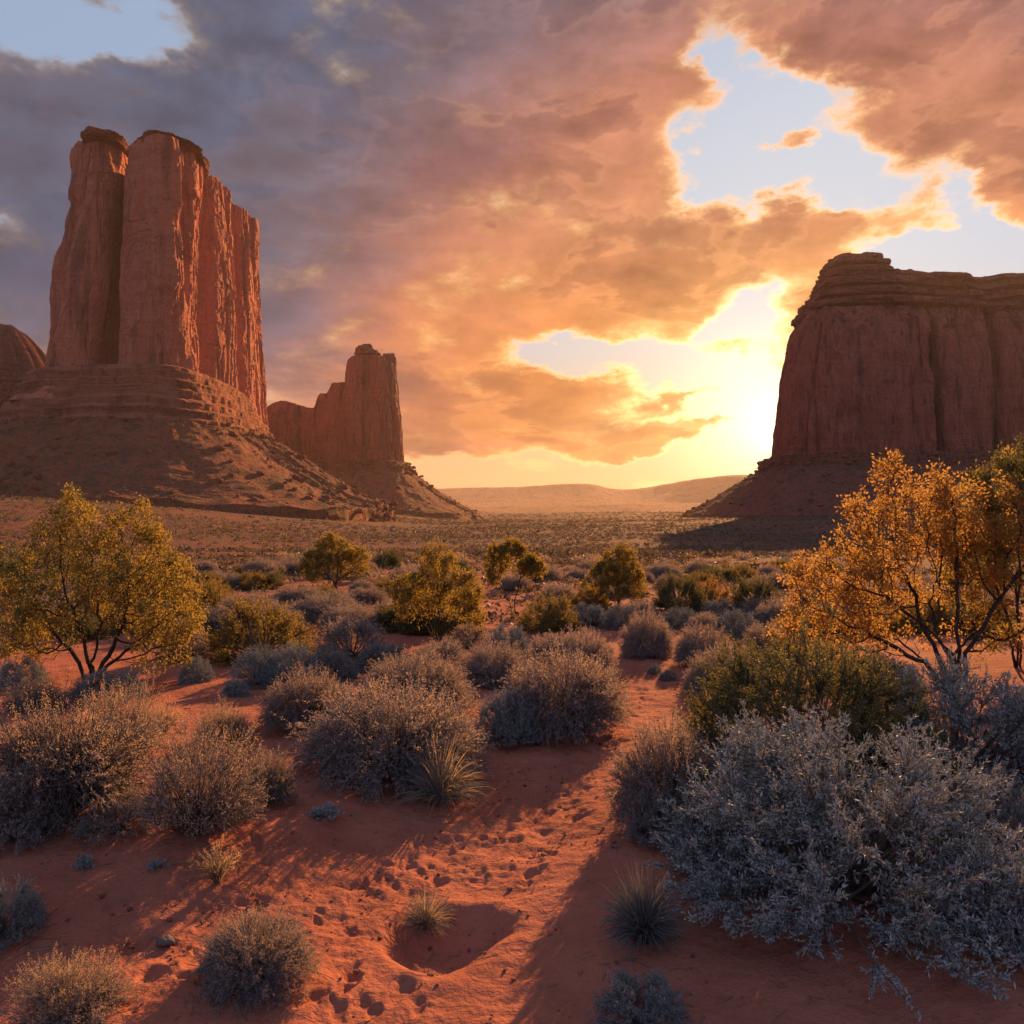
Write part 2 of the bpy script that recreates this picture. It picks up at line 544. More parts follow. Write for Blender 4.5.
def build_ground(mat):
    rs = [0.0, 0.7, 1.3]
    r = 1.7
    while r < 14000:
        rs.append(r)
        if r < 10: q = 1.0042
        elif r < 40: q = 1.0085
        elif r < 400: q = 1.016
        else: q = 1.04
        r *= q
    rs.append(14000)
    rs = np.array(rs)
    front = np.radians(np.linspace(-40, 40, 640))
    back = np.radians(np.linspace(40, 320, 58))[1:-1]
    az = np.concatenate([front, back])
    R, A = np.meshgrid(rs, az, indexing='ij')
    X, Y = R * np.sin(A), R * np.cos(A)
    Z = height(X, Y)
    # prints of feet and paws, broken crust and small pits along the trodden strip
    rng = np.random.default_rng(4)
    sel = np.where((R.ravel() < 13) & (np.cos(A.ravel()) > 0.7))[0]
    xs, ys = X.ravel()[sel], Y.ravel()[sel]
    add = np.zeros(len(sel))
    seg = np.array(PATH)
    L = np.hypot(*np.diff(seg, axis=0).T)
    cum = np.concatenate([[0], np.cumsum(L)])

    def along(s):
        i = min(np.searchsorted(cum, s, side='right') - 1, len(L) - 1)
        f = (s - cum[i]) / L[i]
        d = (seg[i + 1] - seg[i]) / L[i]
        return seg[i] + d * L[i] * f, d

    pits = []
    far_from_hollow = lambda p: math.hypot((p[0] - CRATER[0]) / 0.31, (p[1] - CRATER[1]) / 0.34) > 1.55
    for _ in range(300):
        s = cum[-1] * (0.12 + 0.88 * rng.random())
        p, d = along(s)
        off = rng.normal() * 0.26
        n = np.array([-d[1], d[0]])
        q = p + n * off
        big = rng.random() < 0.28
        pits.append((q[0], q[1], math.atan2(d[1], d[0]) + rng.normal() * 0.5,
                     rng.uniform(.07, .11) if big else rng.uniform(.025, .06), rng.uniform(.045, .06) if big else rng.uniform(.018, .035),
                     rng.uniform(.018, .032) if big else rng.uniform(.008, .018)))
    for (ax, ay, bx, by, n) in [(400, 1015, 410, 965, 5), (370, 900, 330, 1000, 9), (300, 830, 240, 880, 8), (350, 880, 430, 850, 10),
                                (250, 920, 200, 990, 12), (360, 970, 300, 1015, 6), (520, 830, 600, 740, 10)]:
        for k in range(n):
            f = (k + rng.random() * 0.6) / n
            q = W(ax + (bx - ax) * f, ay + (by - ay) * f)
            pits.append((q[0] + rng.normal() * 0.07, q[1] + rng.normal() * 0.04, math.pi / 2 + rng.normal() * 0.5, rng.uniform(.05, .12), rng.uniform(.03, .05), rng.uniform(.012, .022)))
    pits = [p for p in pits if far_from_hollow(p)]
    order = np.argsort(ys)
    ysort = ys[order]
    for (qx, qy, th, a, b, dep) in pits:
        lo, hi = np.searchsorted(ysort, (qy - 0.35, qy + 0.35))
        ii = order[lo:hi]
        dx, dy = xs[ii] - qx, ys[ii] - qy
        ok = np.abs(dx) < 0.35
        ii, dx, dy = ii[ok], dx[ok], dy[ok]
        u = (dx * math.cos(th) + dy * math.sin(th)) / a
        v = (-dx * math.sin(th) + dy * math.cos(th)) / b
        q = np.sqrt(u * u + v * v)
        q = q * (1 + 0.35 * vnoise(xs[ii] * 22, ys[ii] * 22, seed=7))
        add[ii] += -dep * (1 - sstep(q, 0.35, 1.15)) + 0.16 * dep * np.exp(-((q - 1.35) / 0.3) ** 2)
    pd = path_dist(xs, ys)
    crust = np.exp(-(pd / 0.6) ** 2) * (0.024 * fbm(xs * 7, ys * 7, oct=4, seed=77, gain=0.6))
    ripple = 0.012 * fbm(xs * 4.0, ys * 9.0, oct=4, seed=50, gain=0.6)
    add = np.maximum(add, -0.06) + crust + ripple
    Zf = Z.ravel()
    Zf[sel] += add
    V = np.stack([X.ravel(), Y.ravel(), Zf], -1)
    nr, nc = len(rs), len(az)
    F = grid_faces(nr, nc, wrap=True)[:, ::-1]
    me = mesh_np('ground', V, F, mat)
    return tag(link('ground', me), kind='structure')


# ------------------------------------------------------------------ rock
def closed_curve(pts, n, tension=0.5):
    """closed Catmull-Rom through pts, sampled evenly"""
    p = np.array(pts, float)
    k = len(p)
    out = []
    for i in range(k):
        p0, p1, p2, p3 = p[i - 1], p[i], p[(i + 1) % k], p[(i + 2) % k]
        t = np.linspace(0, 1, 40, endpoint=False)[:, None]
        m1, m2 = (p2 - p0) * tension, (p3 - p1) * tension
        out.append((2 * t**3 - 3 * t**2 + 1) * p1 + (t**3 - 2 * t**2 + t) * m1 + (-2 * t**3 + 3 * t**2) * p2 + (t**3 - t**2) * m2)
    q = np.concatenate(out)
    d = np.hypot(*(np.roll(q, -1, 0) - q).T)
    c = np.concatenate([[0], np.cumsum(d)])
    s = np.linspace(0, c[-1], n, endpoint=False)
    qq = np.vstack([q, q[:1]])
    return np.stack([np.interp(s, c, qq[:, 0]), np.interp(s, c, qq[:, 1])], -1)


def soft(a, sigma):
    """smooths values round a closed curve"""
    n = len(a)
    f = np.fft.rfftfreq(n) * n
    g = np.exp(-0.5 * (f * 2 * math.pi * sigma / n) ** 2)
    return np.fft.irfft(np.fft.rfft(a, axis=0) * (g[:, None] if a.ndim == 2 else g), n, axis=0)


def normals2(c, smooth=0):
    t = np.roll(c, -1, 0) - np.roll(c, 1, 0)
    n = np.stack([t[:, 1], -t[:, 0]], -1)
    area = 0.5 * np.sum(c[:, 0] * np.roll(c[:, 1], -1) - np.roll(c[:, 0], -1) * c[:, 1])
    if area < 0:
        n = -n
    for _ in range(smooth):
        n = (np.roll(n, 1, 0) + n * 2 + np.roll(n, -1, 0)) / 4
    return n / np.maximum(np.linalg.norm(n, axis=1, keepdims=True), 1e-9)


def rock_displace(V, N2, seed, col=3.0, crack=2.2, strata=0.7, rough=0.7, S=1.0, fade=None, fine=1.0):
    """V (rows, n, 3), N2 (n, 2): pushes the wall in and out"""
    x, y, z = V[..., 0], V[..., 1], V[..., 2]
    d = col * fbm(x / (24 * S), y / (24 * S), z / (190 * S), 3, seed)
    rdg = 1 - np.abs(fbm(x / (15 * S), y / (15 * S), z / (150 * S), 3, seed + 3))
    d = d - crack * sstep(rdg, 0.86, 1.0)
    rdg2 = 1 - np.abs(fbm(x / (6 * S), y / (6 * S), z / (45 * S), 3, seed + 4))
    d = d - 0.35 * crack * sstep(rdg2, 0.86, 1.0)
    zz = z + 3 * S * vnoise(x / (40 * S), y / (40 * S), 0, seed + 6)
    d = d + strata * fbm(zz / (5.5 * S), x / (160 * S), y / (160 * S), 4, seed + 8, 0.6)
    blocks = fbm(x / (9 * S), y / (9 * S), z / (13 * S), 4, seed + 11, 0.6)
    d = d + rough * blocks
    # slabs fallen away: flat steps in the face
    sl = fbm(x / (20 * S), y / (20 * S), z / (48 * S), 3, seed + 14)
    d = d - 1.5 * rough * sstep(sl, 0.12, 0.17) - 1.2 * rough * sstep(sl, 0.32, 0.35)
    blk = vnoise(x / (9 * S), y / (9 * S), z / (17 * S), seed + 27)
    d = d + 1.3 * rough * np.round(blk * 3.0) / 3.0
    # fine joints and chips
    r3 = 1 - np.abs(fbm(x / 4.2, y / 4.2, z / 34, 3, seed + 21))
    d = d - 0.9 * rough * fine * sstep(r3, 0.88, 1.0)
    chip = fbm(x / 3.0, y / 3.0, z / 4.5, 4, seed + 23, 0.65)
    d = d + fine * (0.55 * rough * chip - 0.6 * rough * sstep(chip, 0.18, 0.24))
    if fade is not None:
        d = d * fade
    V[..., 0] += N2[None, :, 0] * d
    V[..., 1] += N2[None, :, 1] * d
    return V


def wall_mesh(name, outline, z0, top, profile, mat, n=420, rows=180, seed=1, cap_rings=10, dome=0.0, disp={}, tension=0.5, taper=None):
    """a rock mass: outline at the foot, top(x, y) = height of its rim, profile = [(share of height, inward metres)]"""
    c = closed_curve(outline, n, tension)
    nn = normals2(c, 3)
    wide = soft(nn, n / 22.0)
    wide = wide / np.maximum(np.linalg.norm(wide, axis=1, keepdims=True), 0.25)
    T = top(c[:, 0], c[:, 1])
    hs = np.linspace(0, 1, rows)
    hs = hs ** 0.95
    pin = np.interp(hs, [p[0] for p in profile], [p[1] for p in profile])
    V = np.zeros((rows, n, 3))
    if taper is not None:
        wide = wide * taper(c[:, 0], c[:, 1])[:, None]
    V[..., 0] = c[None, :, 0] - wide[None, :, 0] * pin[:, None]
    V[..., 1] = c[None, :, 1] - wide[None, :, 1] * pin[:, None]
    V[..., 2] = z0 + hs[:, None] * (T[None, :] - z0)
    fade = (0.35 + 0.65 * sstep(hs, 0, 0.06))[:, None] * np.ones((1, n))
    V = rock_displace(V, nn, seed, fade=fade, **disp)
    rim = V[-1].copy()
    cen = rim.mean(0)
    rings = []
    for k in range(1, cap_rings + 1):
        f = 1 - (k / cap_rings) ** 1.2 * 0.985
        ring = cen + (rim - cen) * f
        ring[:, 2] = rim[:, 2] * 0.0 + top(ring[:, 0], ring[:, 1]) + dome * (1 - f * f)
        ring[:, 2] += 1.2 * fbm(ring[:, 0] / 14, ring[:, 1] / 14, 0, 3, seed + 40) * (1 - f)
        rings.append(ring)
    allv = np.concatenate([V.reshape(-1, 3), np.concatenate(rings)])
    F = grid_faces(rows + cap_rings, n, wrap=True)
    return mesh_np(name, allv, F, mat, smooth=False)


def skirt_mesh(name, hull, prof, mat, n=420, seed=1, sub=6, gully=5.0, step_noise=1.0, rough=1.0, close=True, edge=None, tilt=None):
    """a talus apron: hull outline pushed outward by prof = [(outward metres, z)], with gullies and ledges"""
    c = closed_curve(hull, n)
    nn = normals2(c, 30)
    d = [p[0] for p in prof]
    z = [p[1] for p in prof]
    tt = np.arange(len(prof))
    ts = np.linspace(0, len(prof) - 1, (len(prof) - 1) * sub + 1)
    D, Zp = np.interp(ts, tt, d), np.interp(ts, tt, z)
    V = np.zeros((len(ts), n, 3))
    wob = fbm(c[:, 0] / 45, c[:, 1] / 45, 0, 3, seed)
    wob2 = fbm(c[:, 0] / 12, c[:, 1] / 12, 0, 4, seed + 1)
    far = (D / D.max())[:, None]
    DD = D[:, None] * (1 + 0.10 * wob[None, :] * far) + (gully * 0.5 * wob2[None, :] * sstep(far, 0.0, 0.3) * far)
    if edge is not None:
        DD = DD + edge(c[:, 0], c[:, 1])[None, :] * far
    V[..., 0] = c[None, :, 0] + nn[None, :, 0] * DD
    V[..., 1] = c[None, :, 1] + nn[None, :, 1] * DD
    V[..., 2] = Zp[:, None]
    if tilt is not None:
        V[..., 2] += tilt(V[..., 0], V[..., 1]) * far
    x, y = V[..., 0], V[..., 1]
    a = np.linspace(0, 1, n, endpoint=False)
    peri = np.sum(np.hypot(*(np.roll(c, -1, 0) - c).T))
    ga = a * peri
    ca, sa = np.cos(a * 2 * math.pi) * peri / 6.283, np.sin(a * 2 * math.pi) * peri / 6.283
    gul = fbm(ca / 9, sa / 9, 0, 4, seed + 2)[None, :]
    V[..., 2] += gully * 0.45 * gul * np.sin(np.clip(far, 0, 1) * math.pi) ** 0.8
    V[..., 2] += rough * (0.7 * fbm(x / 7, y / 7, 0, 4, seed + 5, 0.65)) * sstep(far, 0.0, 0.08)
    blk = fbm(x / 5, y / 5, V[..., 2] / 5, 3, seed + 9)
    V[..., 0] += nn[None, :, 0] * blk * 0.9 * step_noise
    V[..., 1] += nn[None, :, 1] * blk * 0.9 * step_noise
    F = grid_faces(len(ts), n, wrap=True)[:, ::-1]
    return mesh_np(name, V.reshape(-1, 3), F, mat, smooth=False)


def slab_mesh(name, outline, layers, mat, n=260, seed=1, jag=1.0, sub=4, topz=None):
    """cap rock: thin beds stacked, layers = [(outward metres, z)] from the bottom up, closed on top; topz(x,y) is added"""
    c = closed_curve(outline, n)
    nn = normals2(c, 8)
    tt = np.arange(len(layers))
    ts = np.linspace(0, len(layers) - 1, (len(layers) - 1) * sub + 1)
    D, Z = np.interp(ts, tt, [l[0] for l in layers]), np.interp(ts, tt, [l[1] for l in layers])
    V = np.zeros((len(ts), n, 3))
    V[..., 0] = c[None, :, 0] + nn[None, :, 0] * D[:, None]
    V[..., 1] = c[None, :, 1] + nn[None, :, 1] * D[:, None]
    V[..., 2] = Z[:, None] + (topz(c[:, 0], c[:, 1])[None, :] if topz is not None else 0)
    x, y, z = V[..., 0].copy(), V[..., 1].copy(), V[..., 2].copy()
    d = jag * (1.3 * fbm(x / 9, y / 9, z / 5, 4, seed, 0.6) + 0.8 * fbm(z / 1.6, x / 40, y / 40, 3, seed + 2))
    # joints break the beds into blocks, some of them fallen away
    bed = np.floor((z - z.min()) / 4.6 + 0.25)
    blk = vnoise(x / 6.5 + bed * 3.7, y / 6.5 - bed * 5.1, 0, seed + 11)
    d = d + jag * 1.5 * np.round(blk * 2.5) / 2.5
    gone = vnoise(x / 15 + bed * 7.9, y / 15 + bed * 2.3, 0, seed + 13)
    d = d - 3.2 * jag * sstep(gone, 0.30, 0.36)
    V[..., 0] += nn[None, :, 0] * d
    V[..., 1] += nn[None, :, 1] * d
    V[..., 2] += 0.5 * jag * fbm(x / 6, y / 6, 0, 3, seed + 4)
    rim = V[-1]
    cen = rim.mean(0)
    rings = []
    for k in range(1, 7):
        f = 1 - k / 6 * 0.98
        ring = cen + (rim - cen) * f
        ring[:, 2] += 0.9 * jag * fbm(ring[:, 0] / 7, ring[:, 1] / 7, 0, 3, seed + 6) * (1 - f)
        rings.append(ring)
    bot = V[0].copy()
    bc = bot.mean(0)
    low = bc + (bot - bc) * 0.02
    low[:, 2] = bot[:, 2].mean()
    allv = np.concatenate([low, V.reshape(-1, 3), np.concatenate(rings)])
    F = grid_faces(1 + len(ts) + 6, n, wrap=True)
    return mesh_np(name, allv, F, mat, smooth=False)


def build_left_butte(M):
    root = empty('butte', (-205, 450, 0))
    tag(root, 'tall red sandstone butte with two blocky columns, a deep cleft and a sunlit right face', 'butte')
    o = np.array([205, -450])

    def sh(pts): return [(x + o[0], y + o[1]) for x, y in pts]
    out = sh([(-244, 406), (-237, 391), (-224, 386), (-212, 388), (-205.5, 396), (-205.5, 414), (-200.5, 417), (-199, 397), (-190, 388), (-175, 386), (-165, 391),
              (-161, 404), (-161, 424), (-170, 436), (-161.5, 448), (-160, 470), (-172, 484), (-163, 496), (-164, 524), (-180, 540),
              (-172, 556), (-184, 595), (-203, 612), (-205, 650), (-217, 690), (-229, 722), (-255, 740), (-278, 700), (-270, 600), (-266, 500), (-253, 436)])

    def top(x, y):
        wx, wy = x - o[0], y - o[1]
        z = 186 + 0 * wx
        z = np.where((wx < -204) & (wy < 470), 192, z)
        z = z - 7 * np.exp(-((wx + 197) / 6.5) ** 2) * (1 - sstep(wy, 440, 470))
        z = z + 0.5 * sstep(wx, -190, -180) * (1 - sstep(wy, 400, 440))
        z = z + 5.0 * sstep(wy, 430, 450) - 5 * sstep(wy, 500, 545)
        z = z - 12 * sstep(wy, 645, 655)
        return z + 1.0 * fbm(x / 9, y / 9, 0, 3, 5)
    prof = [(0, -5.5), (0.05, -3.5), (0.055, -2.2), (0.1, -0.6), (0.105, 0.6), (0.16, 1.6), (0.28, 3.0), (0.5, 5.8), (0.75, 9.0), (0.9, 11.3), (0.965, 12.3), (1.0, 13.5)]
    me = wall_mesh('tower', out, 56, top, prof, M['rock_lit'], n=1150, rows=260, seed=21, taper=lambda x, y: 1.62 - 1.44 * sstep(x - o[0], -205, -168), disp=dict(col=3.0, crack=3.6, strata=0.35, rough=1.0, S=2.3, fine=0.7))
    link('tower', me, root)
    # banded ledges at the foot, then the slope of rubble
    hull = sh([(-244, 402), (-205, 384), (-165, 385), (-156, 418), (-160, 480), (-177, 550), (-200, 640), (-222, 740), (-260, 755), (-282, 690), (-275, 560), (-262, 470)])
    led = skirt_mesh('ledge', hull, [(-6, 74), (-0.5, 72.6), (0.6, 70.8), (1.6, 70.4), (1.4, 66.8), (4.0, 65.6), (3.6, 62.4), (6.6, 61), (6.2, 57.4), (10, 55.4), (9.8, 52.4), (13.6, 50.4), (13.4, 47.4), (16.6, 45.6), (16.6, 42.6)],
                     M['rock_band'], n=900, seed=31, sub=6, gully=4.5, step_noise=1.5, rough=0.8)
    link('ledge', led, root)
    tal = skirt_mesh('talus', hull, [(10, 47), (16, 44.5), (24, 39), (40, 28), (58, 16.5), (70, 9), (80, 6.0), (85, 5.0), (86.2, -2.0), (87.5, -4.5), (100, -9), (112, -14)],
                     M['talus'], n=700, seed=41, sub=14, gully=14.0, rough=2.2, step_noise=1.3, tilt=lambda x, y: 13 * sstep(-(x - o[0]), 95, 270))
    link('talus', tal, root)
    for nm, pts, lay, sd in [
        ('cap_rock', [(-220, 412), (-216, 402), (-210, 398.5), (-204, 400), (-200, 408), (-201, 424), (-206, 430), (-219, 426)], [(-2.5, 190.5), (-0.5, 191.2), (0.0, 193), (-1.6, 193.3), (-1.0, 195.0), (-3, 195.8)], 3),
        ('cap_rock', [(-190, 408), (-186, 398), (-176, 393.5), (-166, 398), (-162, 412), (-163, 432), (-176, 440), (-190, 426)], [(-2.5, 183.4), (0.2, 184.6), (0.9, 187.0), (-1.3, 187.5), (0.2, 189.4), (-2.5, 190.2)], 7),
    ]:
        link(nm, slab_mesh(nm, sh(pts), lay, M['rock_cap'], seed=sd, n=200), root)
    return root


def build_spire(M):
    root = empty('butte', (-140, 760, 0))
    tag(root, 'narrow tower shaped butte with a lower shoulder wall, hazy, right of the tall butte', 'butte')
    o = np.array([140, -760])

    def sh(pts): return [(x + o[0], y + o[1]) for x, y in pts]
    out = sh([(-161, 742), (-150, 733), (-138, 733), (-134, 737), (-129, 733), (-117, 734), (-109, 742), (-110, 752), (-105, 760), (-106, 785), (-125, 800), (-155, 795), (-165, 770)])

    def top(x, y):
        wx = x - o[0]
        z = 148 + 2.0 * fbm(x / 8, y / 8, 0, 3, 3) + 0 * wx
        return z - 3 * sstep(-wx, 146, 156) - 4 * sstep(wx, -122, -116)
    prof = [(0, -2), (0.06, 0), (0.1, 0.8), (0.4, 2.5), (0.55, 4.0), (0.7, 7.0), (0.9, 8.0), (1.0, 9.5)]
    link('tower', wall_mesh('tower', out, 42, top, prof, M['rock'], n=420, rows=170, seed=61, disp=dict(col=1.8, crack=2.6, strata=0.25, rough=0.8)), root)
    fin = sh([(-125, 768), (-119, 764), (-113, 766), (-111, 772), (-116, 778), (-123, 776)])
    link('pinnacle', wall_mesh('pinnacle', fin, 70, lambda x, y: 154 + 0.8 * vnoise(x / 3, y / 3), [(0, -4), (0.6, -0.5), (0.95, 0.2), (1, 1.0)], M['rock'], n=140, rows=120, seed=63,
                               disp=dict(col=0.7, crack=0.8, strata=0.5, rough=0.4)), root)
    link('cap_rock', slab_mesh('cap_rock', sh([(-148, 752), (-142, 747), (-131, 747), (-126, 753), (-130, 768), (-145, 768)]),
                               [(-2, 146.5), (0.8, 147.5), (0.8, 152), (-1.0, 152.5), (-1.2, 156), (-3, 157.5), (-3.5, 160), (-5, 161)], M['rock_cap'], seed=5, n=160), root)
    wall = sh([(-252, 765), (-230, 752), (-206, 754), (-203, 760), (-198, 754), (-180, 750), (-170, 744), (-150, 742), (-140, 770), (-170, 800), (-230, 830), (-262, 810)])

    def top2(x, y):
        wx = x - o[0]
        return 100 + 8 * np.exp(-((wx + 217) / 16) ** 2) + 14 * sstep(wx, -189, -183) + 9 * sstep(wx, -176, -168) + 1.5 * fbm(x / 9, y / 9, 0, 3, 8)
    link('shoulder_wall', wall_mesh('shoulder_wall', wall, 38, top2, [(0, -2), (0.08, 0), (0.6, 2), (0.85, 3.2), (1, 6.5)], M['rock'], n=460, rows=110, seed=66,
                                    disp=dict(col=1.8, crack=1.8, strata=0.7, rough=0.7)), root)
    hull = sh([(-262, 765), (-210, 742), (-150, 729), (-112, 732), (-102, 755), (-104, 790), (-150, 815), (-240, 840), (-275, 815)])
    link('talus', skirt_mesh('talus', hull, [(-6, 50), (0, 49), (0.5, 46), (3, 45), (4, 40.5), (8, 37), (20, 27), (38, 15), (52, 7), (60, 3.5), (64, 2.0), (65.5, -2.5), (68, -5), (80, -9)],
                             M['talus'], n=560, seed=71, sub=10, gully=6.0, rough=1.4, step_noise=1.2), root)
    return root


def build_right_butte(M):
    root = empty('butte', (313, 660, 0))
    tag(root, 'broad shadowed sandstone butte with layered cap rock hiding the sun at right', 'butte')
    o = np.array([-300, -660])

    def sh(pts): return [(x + o[0], y + o[1]) for x, y in pts]
    out = sh([(203, 640), (206, 616), (215, 602), (233, 597), (262, 595), (292, 595), (304, 596), (308, 611), (312, 597), (328, 596), (342, 599), (350, 600), (354, 616), (358, 600), (366, 598), (400, 594),
              (450, 596), (500, 610), (520, 660), (490, 740), (400, 775), (300, 770), (225, 720)])

    def top(x, y):
        return 161 + 1.2 * fbm(x / 20, y / 20, 0, 3, 5)
    prof = [(0, -2.5), (0.03, -1), (0.07, 0), (0.11, 0.6), (0.3, 1.8), (0.5, 4.0), (0.7, 6.5), (0.85, 10.5), (0.94, 15), (1.0, 21)]
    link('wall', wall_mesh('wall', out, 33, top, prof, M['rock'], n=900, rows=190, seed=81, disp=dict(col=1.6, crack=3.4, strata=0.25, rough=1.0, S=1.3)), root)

    def capz(x, y):
        wx = x - o[0]
        return 6.0 - 3.0 * sstep(wx, 350, 354) + 1.5 * sstep(wx, 360, 372) - 2.0 * sstep(wx, 290, 330)
    cap = sh([(231, 645), (232, 631), (239, 623), (264, 617), (300, 617), (343, 619), (353, 621), (362, 619), (400, 615), (450, 618), (490, 630), (500, 660), (470, 725), (390, 750), (300, 745), (240, 705)])
    link('cap_rock', slab_mesh('cap_rock', cap, [(-5, 156.5), (1, 157), (4.5, 157.8), (4.5, 162.4), (-6.5, 163), (-6.5, 166), (-0.5, 166.6), (-0.5, 171.4), (-12.5, 172), (-12.5, 175.4), (-6.5, 176), (-6.5, 181), (-17, 181.6), (-17, 183.4), (-12, 184), (-12, 187.4), (-16, 188)],
                               M['rock_cap'], seed=13, n=760, jag=1.0, topz=capz), root)
    knob = sh([(238, 660), (243, 638), (256, 630), (274, 629), (291, 636), (296, 660), (282, 690), (254, 690)])
    link('cap_rock', slab_mesh('cap_rock', knob, [(-3, 184), (1.5, 184.6), (2.0, 189), (-6, 189.6), (-6, 192), (0.0, 192.6), (0, 196.6), (-9, 197.2), (-9, 200), (-4.0, 200.6), (-4.0, 204), (-9, 204.6), (-9.0, 209.4), (-10, 210)],
                               M['rock_cap'], seed=17, n=260, jag=0.9), root)
    hull = sh([(197, 648), (200, 612), (214, 597), (260, 590), (330, 591), (400, 589), (460, 592), (515, 610), (528, 665), (495, 750), (400, 785), (300, 780), (218, 728)])
    link('talus', skirt_mesh('talus', hull, [(-6, 47), (-1, 46.5), (-0.4, 42), (1.5, 41.4), (2.0, 37.5), (5, 35.5), (14, 30), (30, 20), (46, 9.5), (58, 2.5), (64, 0.4), (66, -4.2), (68, -5), (82, -8), (95, -12)],
                             M['talus_dark'], n=760, seed=91, sub=10, gully=5.0, rough=1.3, step_noise=1.2), root)
    return root


def build_far_dome(M):
    root = empty('butte', (-385, 600, 0))
    tag(root, 'rounded red rock dome at the left edge, half behind the tall butte', 'butte')
    out = [(-40, -40), (0, -50), (30, -46), (52, -30), (58, 0), (45, 40), (0, 60), (-50, 50), (-70, 0)]

    def top(x, y):
        return 104 + 2 * fbm(x / 12, y / 12, 0, 3, 5)
    link('rock_dome', wall_mesh('rock_dome', out, -2, top, [(0, -12), (0.3, -4), (0.6, 0), (0.8, 4), (0.92, 10), (1.0, 18)], M['rock_cap'], n=420, rows=130, seed=101, dome=42,
                                disp=dict(col=3, crack=2.0, strata=1.6, rough=1.2), cap_rings=16), root)
    return root


def ridge_mesh(name, xs, zs, Y, depth, mat, seed, base=-20, rows=26):
    n = 700
    x = np.linspace(xs[0], xs[-1], n)
    crest = np.interp(x, xs, zs)
    k = np.exp(-np.linspace(-2, 2, 15) ** 2)
    crest = np.convolve(np.pad(crest, 7, mode='edge'), k / k.sum(), mode='valid')
    crest = crest + 9 * fbm(x / 300, 0 * x, 0, 5, seed) * (depth / 1200)
    V = []
    for i in range(rows):
        f = i / (rows - 1)
        up = f / 0.62 if f < 0.62 else 1 - (f - 0.62) / 0.38
        y = Y + depth * (f - 0.62)
        lift = up ** 1.5 * (1 + 0.18 * fbm(x / 300, 0 * x + f * 4, 0, 4, seed + 2) * (1 - up) * 2)
        V.append(np.stack([x, 0 * x + y + 60 * fbm(x / 400, 0 * x + f, 0, 2, seed + 5), base + (crest - base) * lift], -1))
    return mesh_np(name, np.concatenate(V), grid_faces(rows, n), mat)


def build_far_hills(M):
    Y = 5200.0
    P = lambda px, py: ((px - 512) / FPX * Y, CAM_H + (512 - py) / FPX * Y)
    pts = [P(*p) for p in [(-400, 486), (0, 488), (300, 487), (430, 488), (500, 486), (580, 482), (597, 484), (615, 489.5), (640, 487), (680, 480), (720, 474), (765, 473.5), (860, 480), (1000, 486), (1500, 490)]]
    tag(link('mountains', ridge_mesh('mountains', [p[0] for p in pts], [p[1] for p in pts], Y, 1500, M['hill'], 201)), kind='structure')
    Y = 3300.0
    pts = [P(*p) for p in [(-100, 503), (380, 505), (440, 504), (456, 503), (480, 507.5), (560, 505), (640, 503), (760, 500.5), (900, 500), (1300, 503)]]
    tag(link('foothills', ridge_mesh('foothills', [p[0] for p in pts], [p[1] for p in pts], Y, 700, M['hill'], 211)), kind='structure')


def build_haze():
    m, N, out = new_mat('haze_air')
    v = N.new('ShaderNodeVolumePrincipled')
    N.put(v.inputs['Color'], (1.0, 0.78, 0.65))
    v.inputs['Density'].default_value = HAZE_DENSITY
    v.inputs['Anisotropy'].default_value = HAZE_G
    N.t.links.new(v.outputs[0], out.inputs['Volume'])
    x0, x1, y0, y1, z0, z1 = -7000, 7000, -500, 7200, -45, 330
    V = [(x, y, z) for z in (z0, z1) for y in (y0, y1) for x in (x0, x1)]
    F = [(0, 2, 3, 1), (4, 5, 7, 6), (0, 1, 5, 4), (2, 6, 7, 3), (0, 4, 6, 2), (1, 3, 7, 5)]
    me = mesh_np('haze', V, np.array(F), m, smooth=False)
    tag(link('haze', me), kind='stuff')
    try:
        m.cycles.homogeneous_volume = True
    except Exception:
        pass


HAZE_DENSITY = 0.00007
HAZE_G = 0.25
MATS = {
    'sand': sand_mat(),
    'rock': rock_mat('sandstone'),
    'rock_lit': rock_mat('sunlit_tone_sandstone', light=(0.56, 0.175, 0.105), dark=(0.33, 0.092, 0.064), stain_w=0.6, bump_k=0.5, bands=0.32),  # paler copy of the sandstone, brightness of the sunlit tower face put into the colour
    'rock_band': rock_mat('banded_sandstone', light=(0.46, 0.16, 0.095), dark=(0.15, 0.045, 0.035), bands=0.6),
    'rock_cap': rock_mat('cap_sandstone', light=(0.37, 0.115, 0.075), dark=(0.14, 0.042, 0.034), bands=0.6),
    'talus': rock_mat('talus_rubble', light=(0.33, 0.105, 0.062), dark=(0.17, 0.056, 0.038), scrub=0.35, pale_col=(0.36, 0.13, 0.085)),
    'talus_dark': rock_mat('talus_rubble_dark', light=(0.31, 0.10, 0.065), dark=(0.17, 0.056, 0.04), scrub=0.35, pale_col=(0.34, 0.13, 0.085)),
    'hill': rock_mat('far_rock', light=(0.46, 0.17, 0.09), dark=(0.34, 0.115, 0.065), k=0.08),
}
build_ground(MATS['sand'])
LEFT = build_left_butte(MATS)
SPIRE = build_spire(MATS)
RIGHT = build_right_butte(MATS)
build_far_dome(MATS)
build_far_hills(MATS)

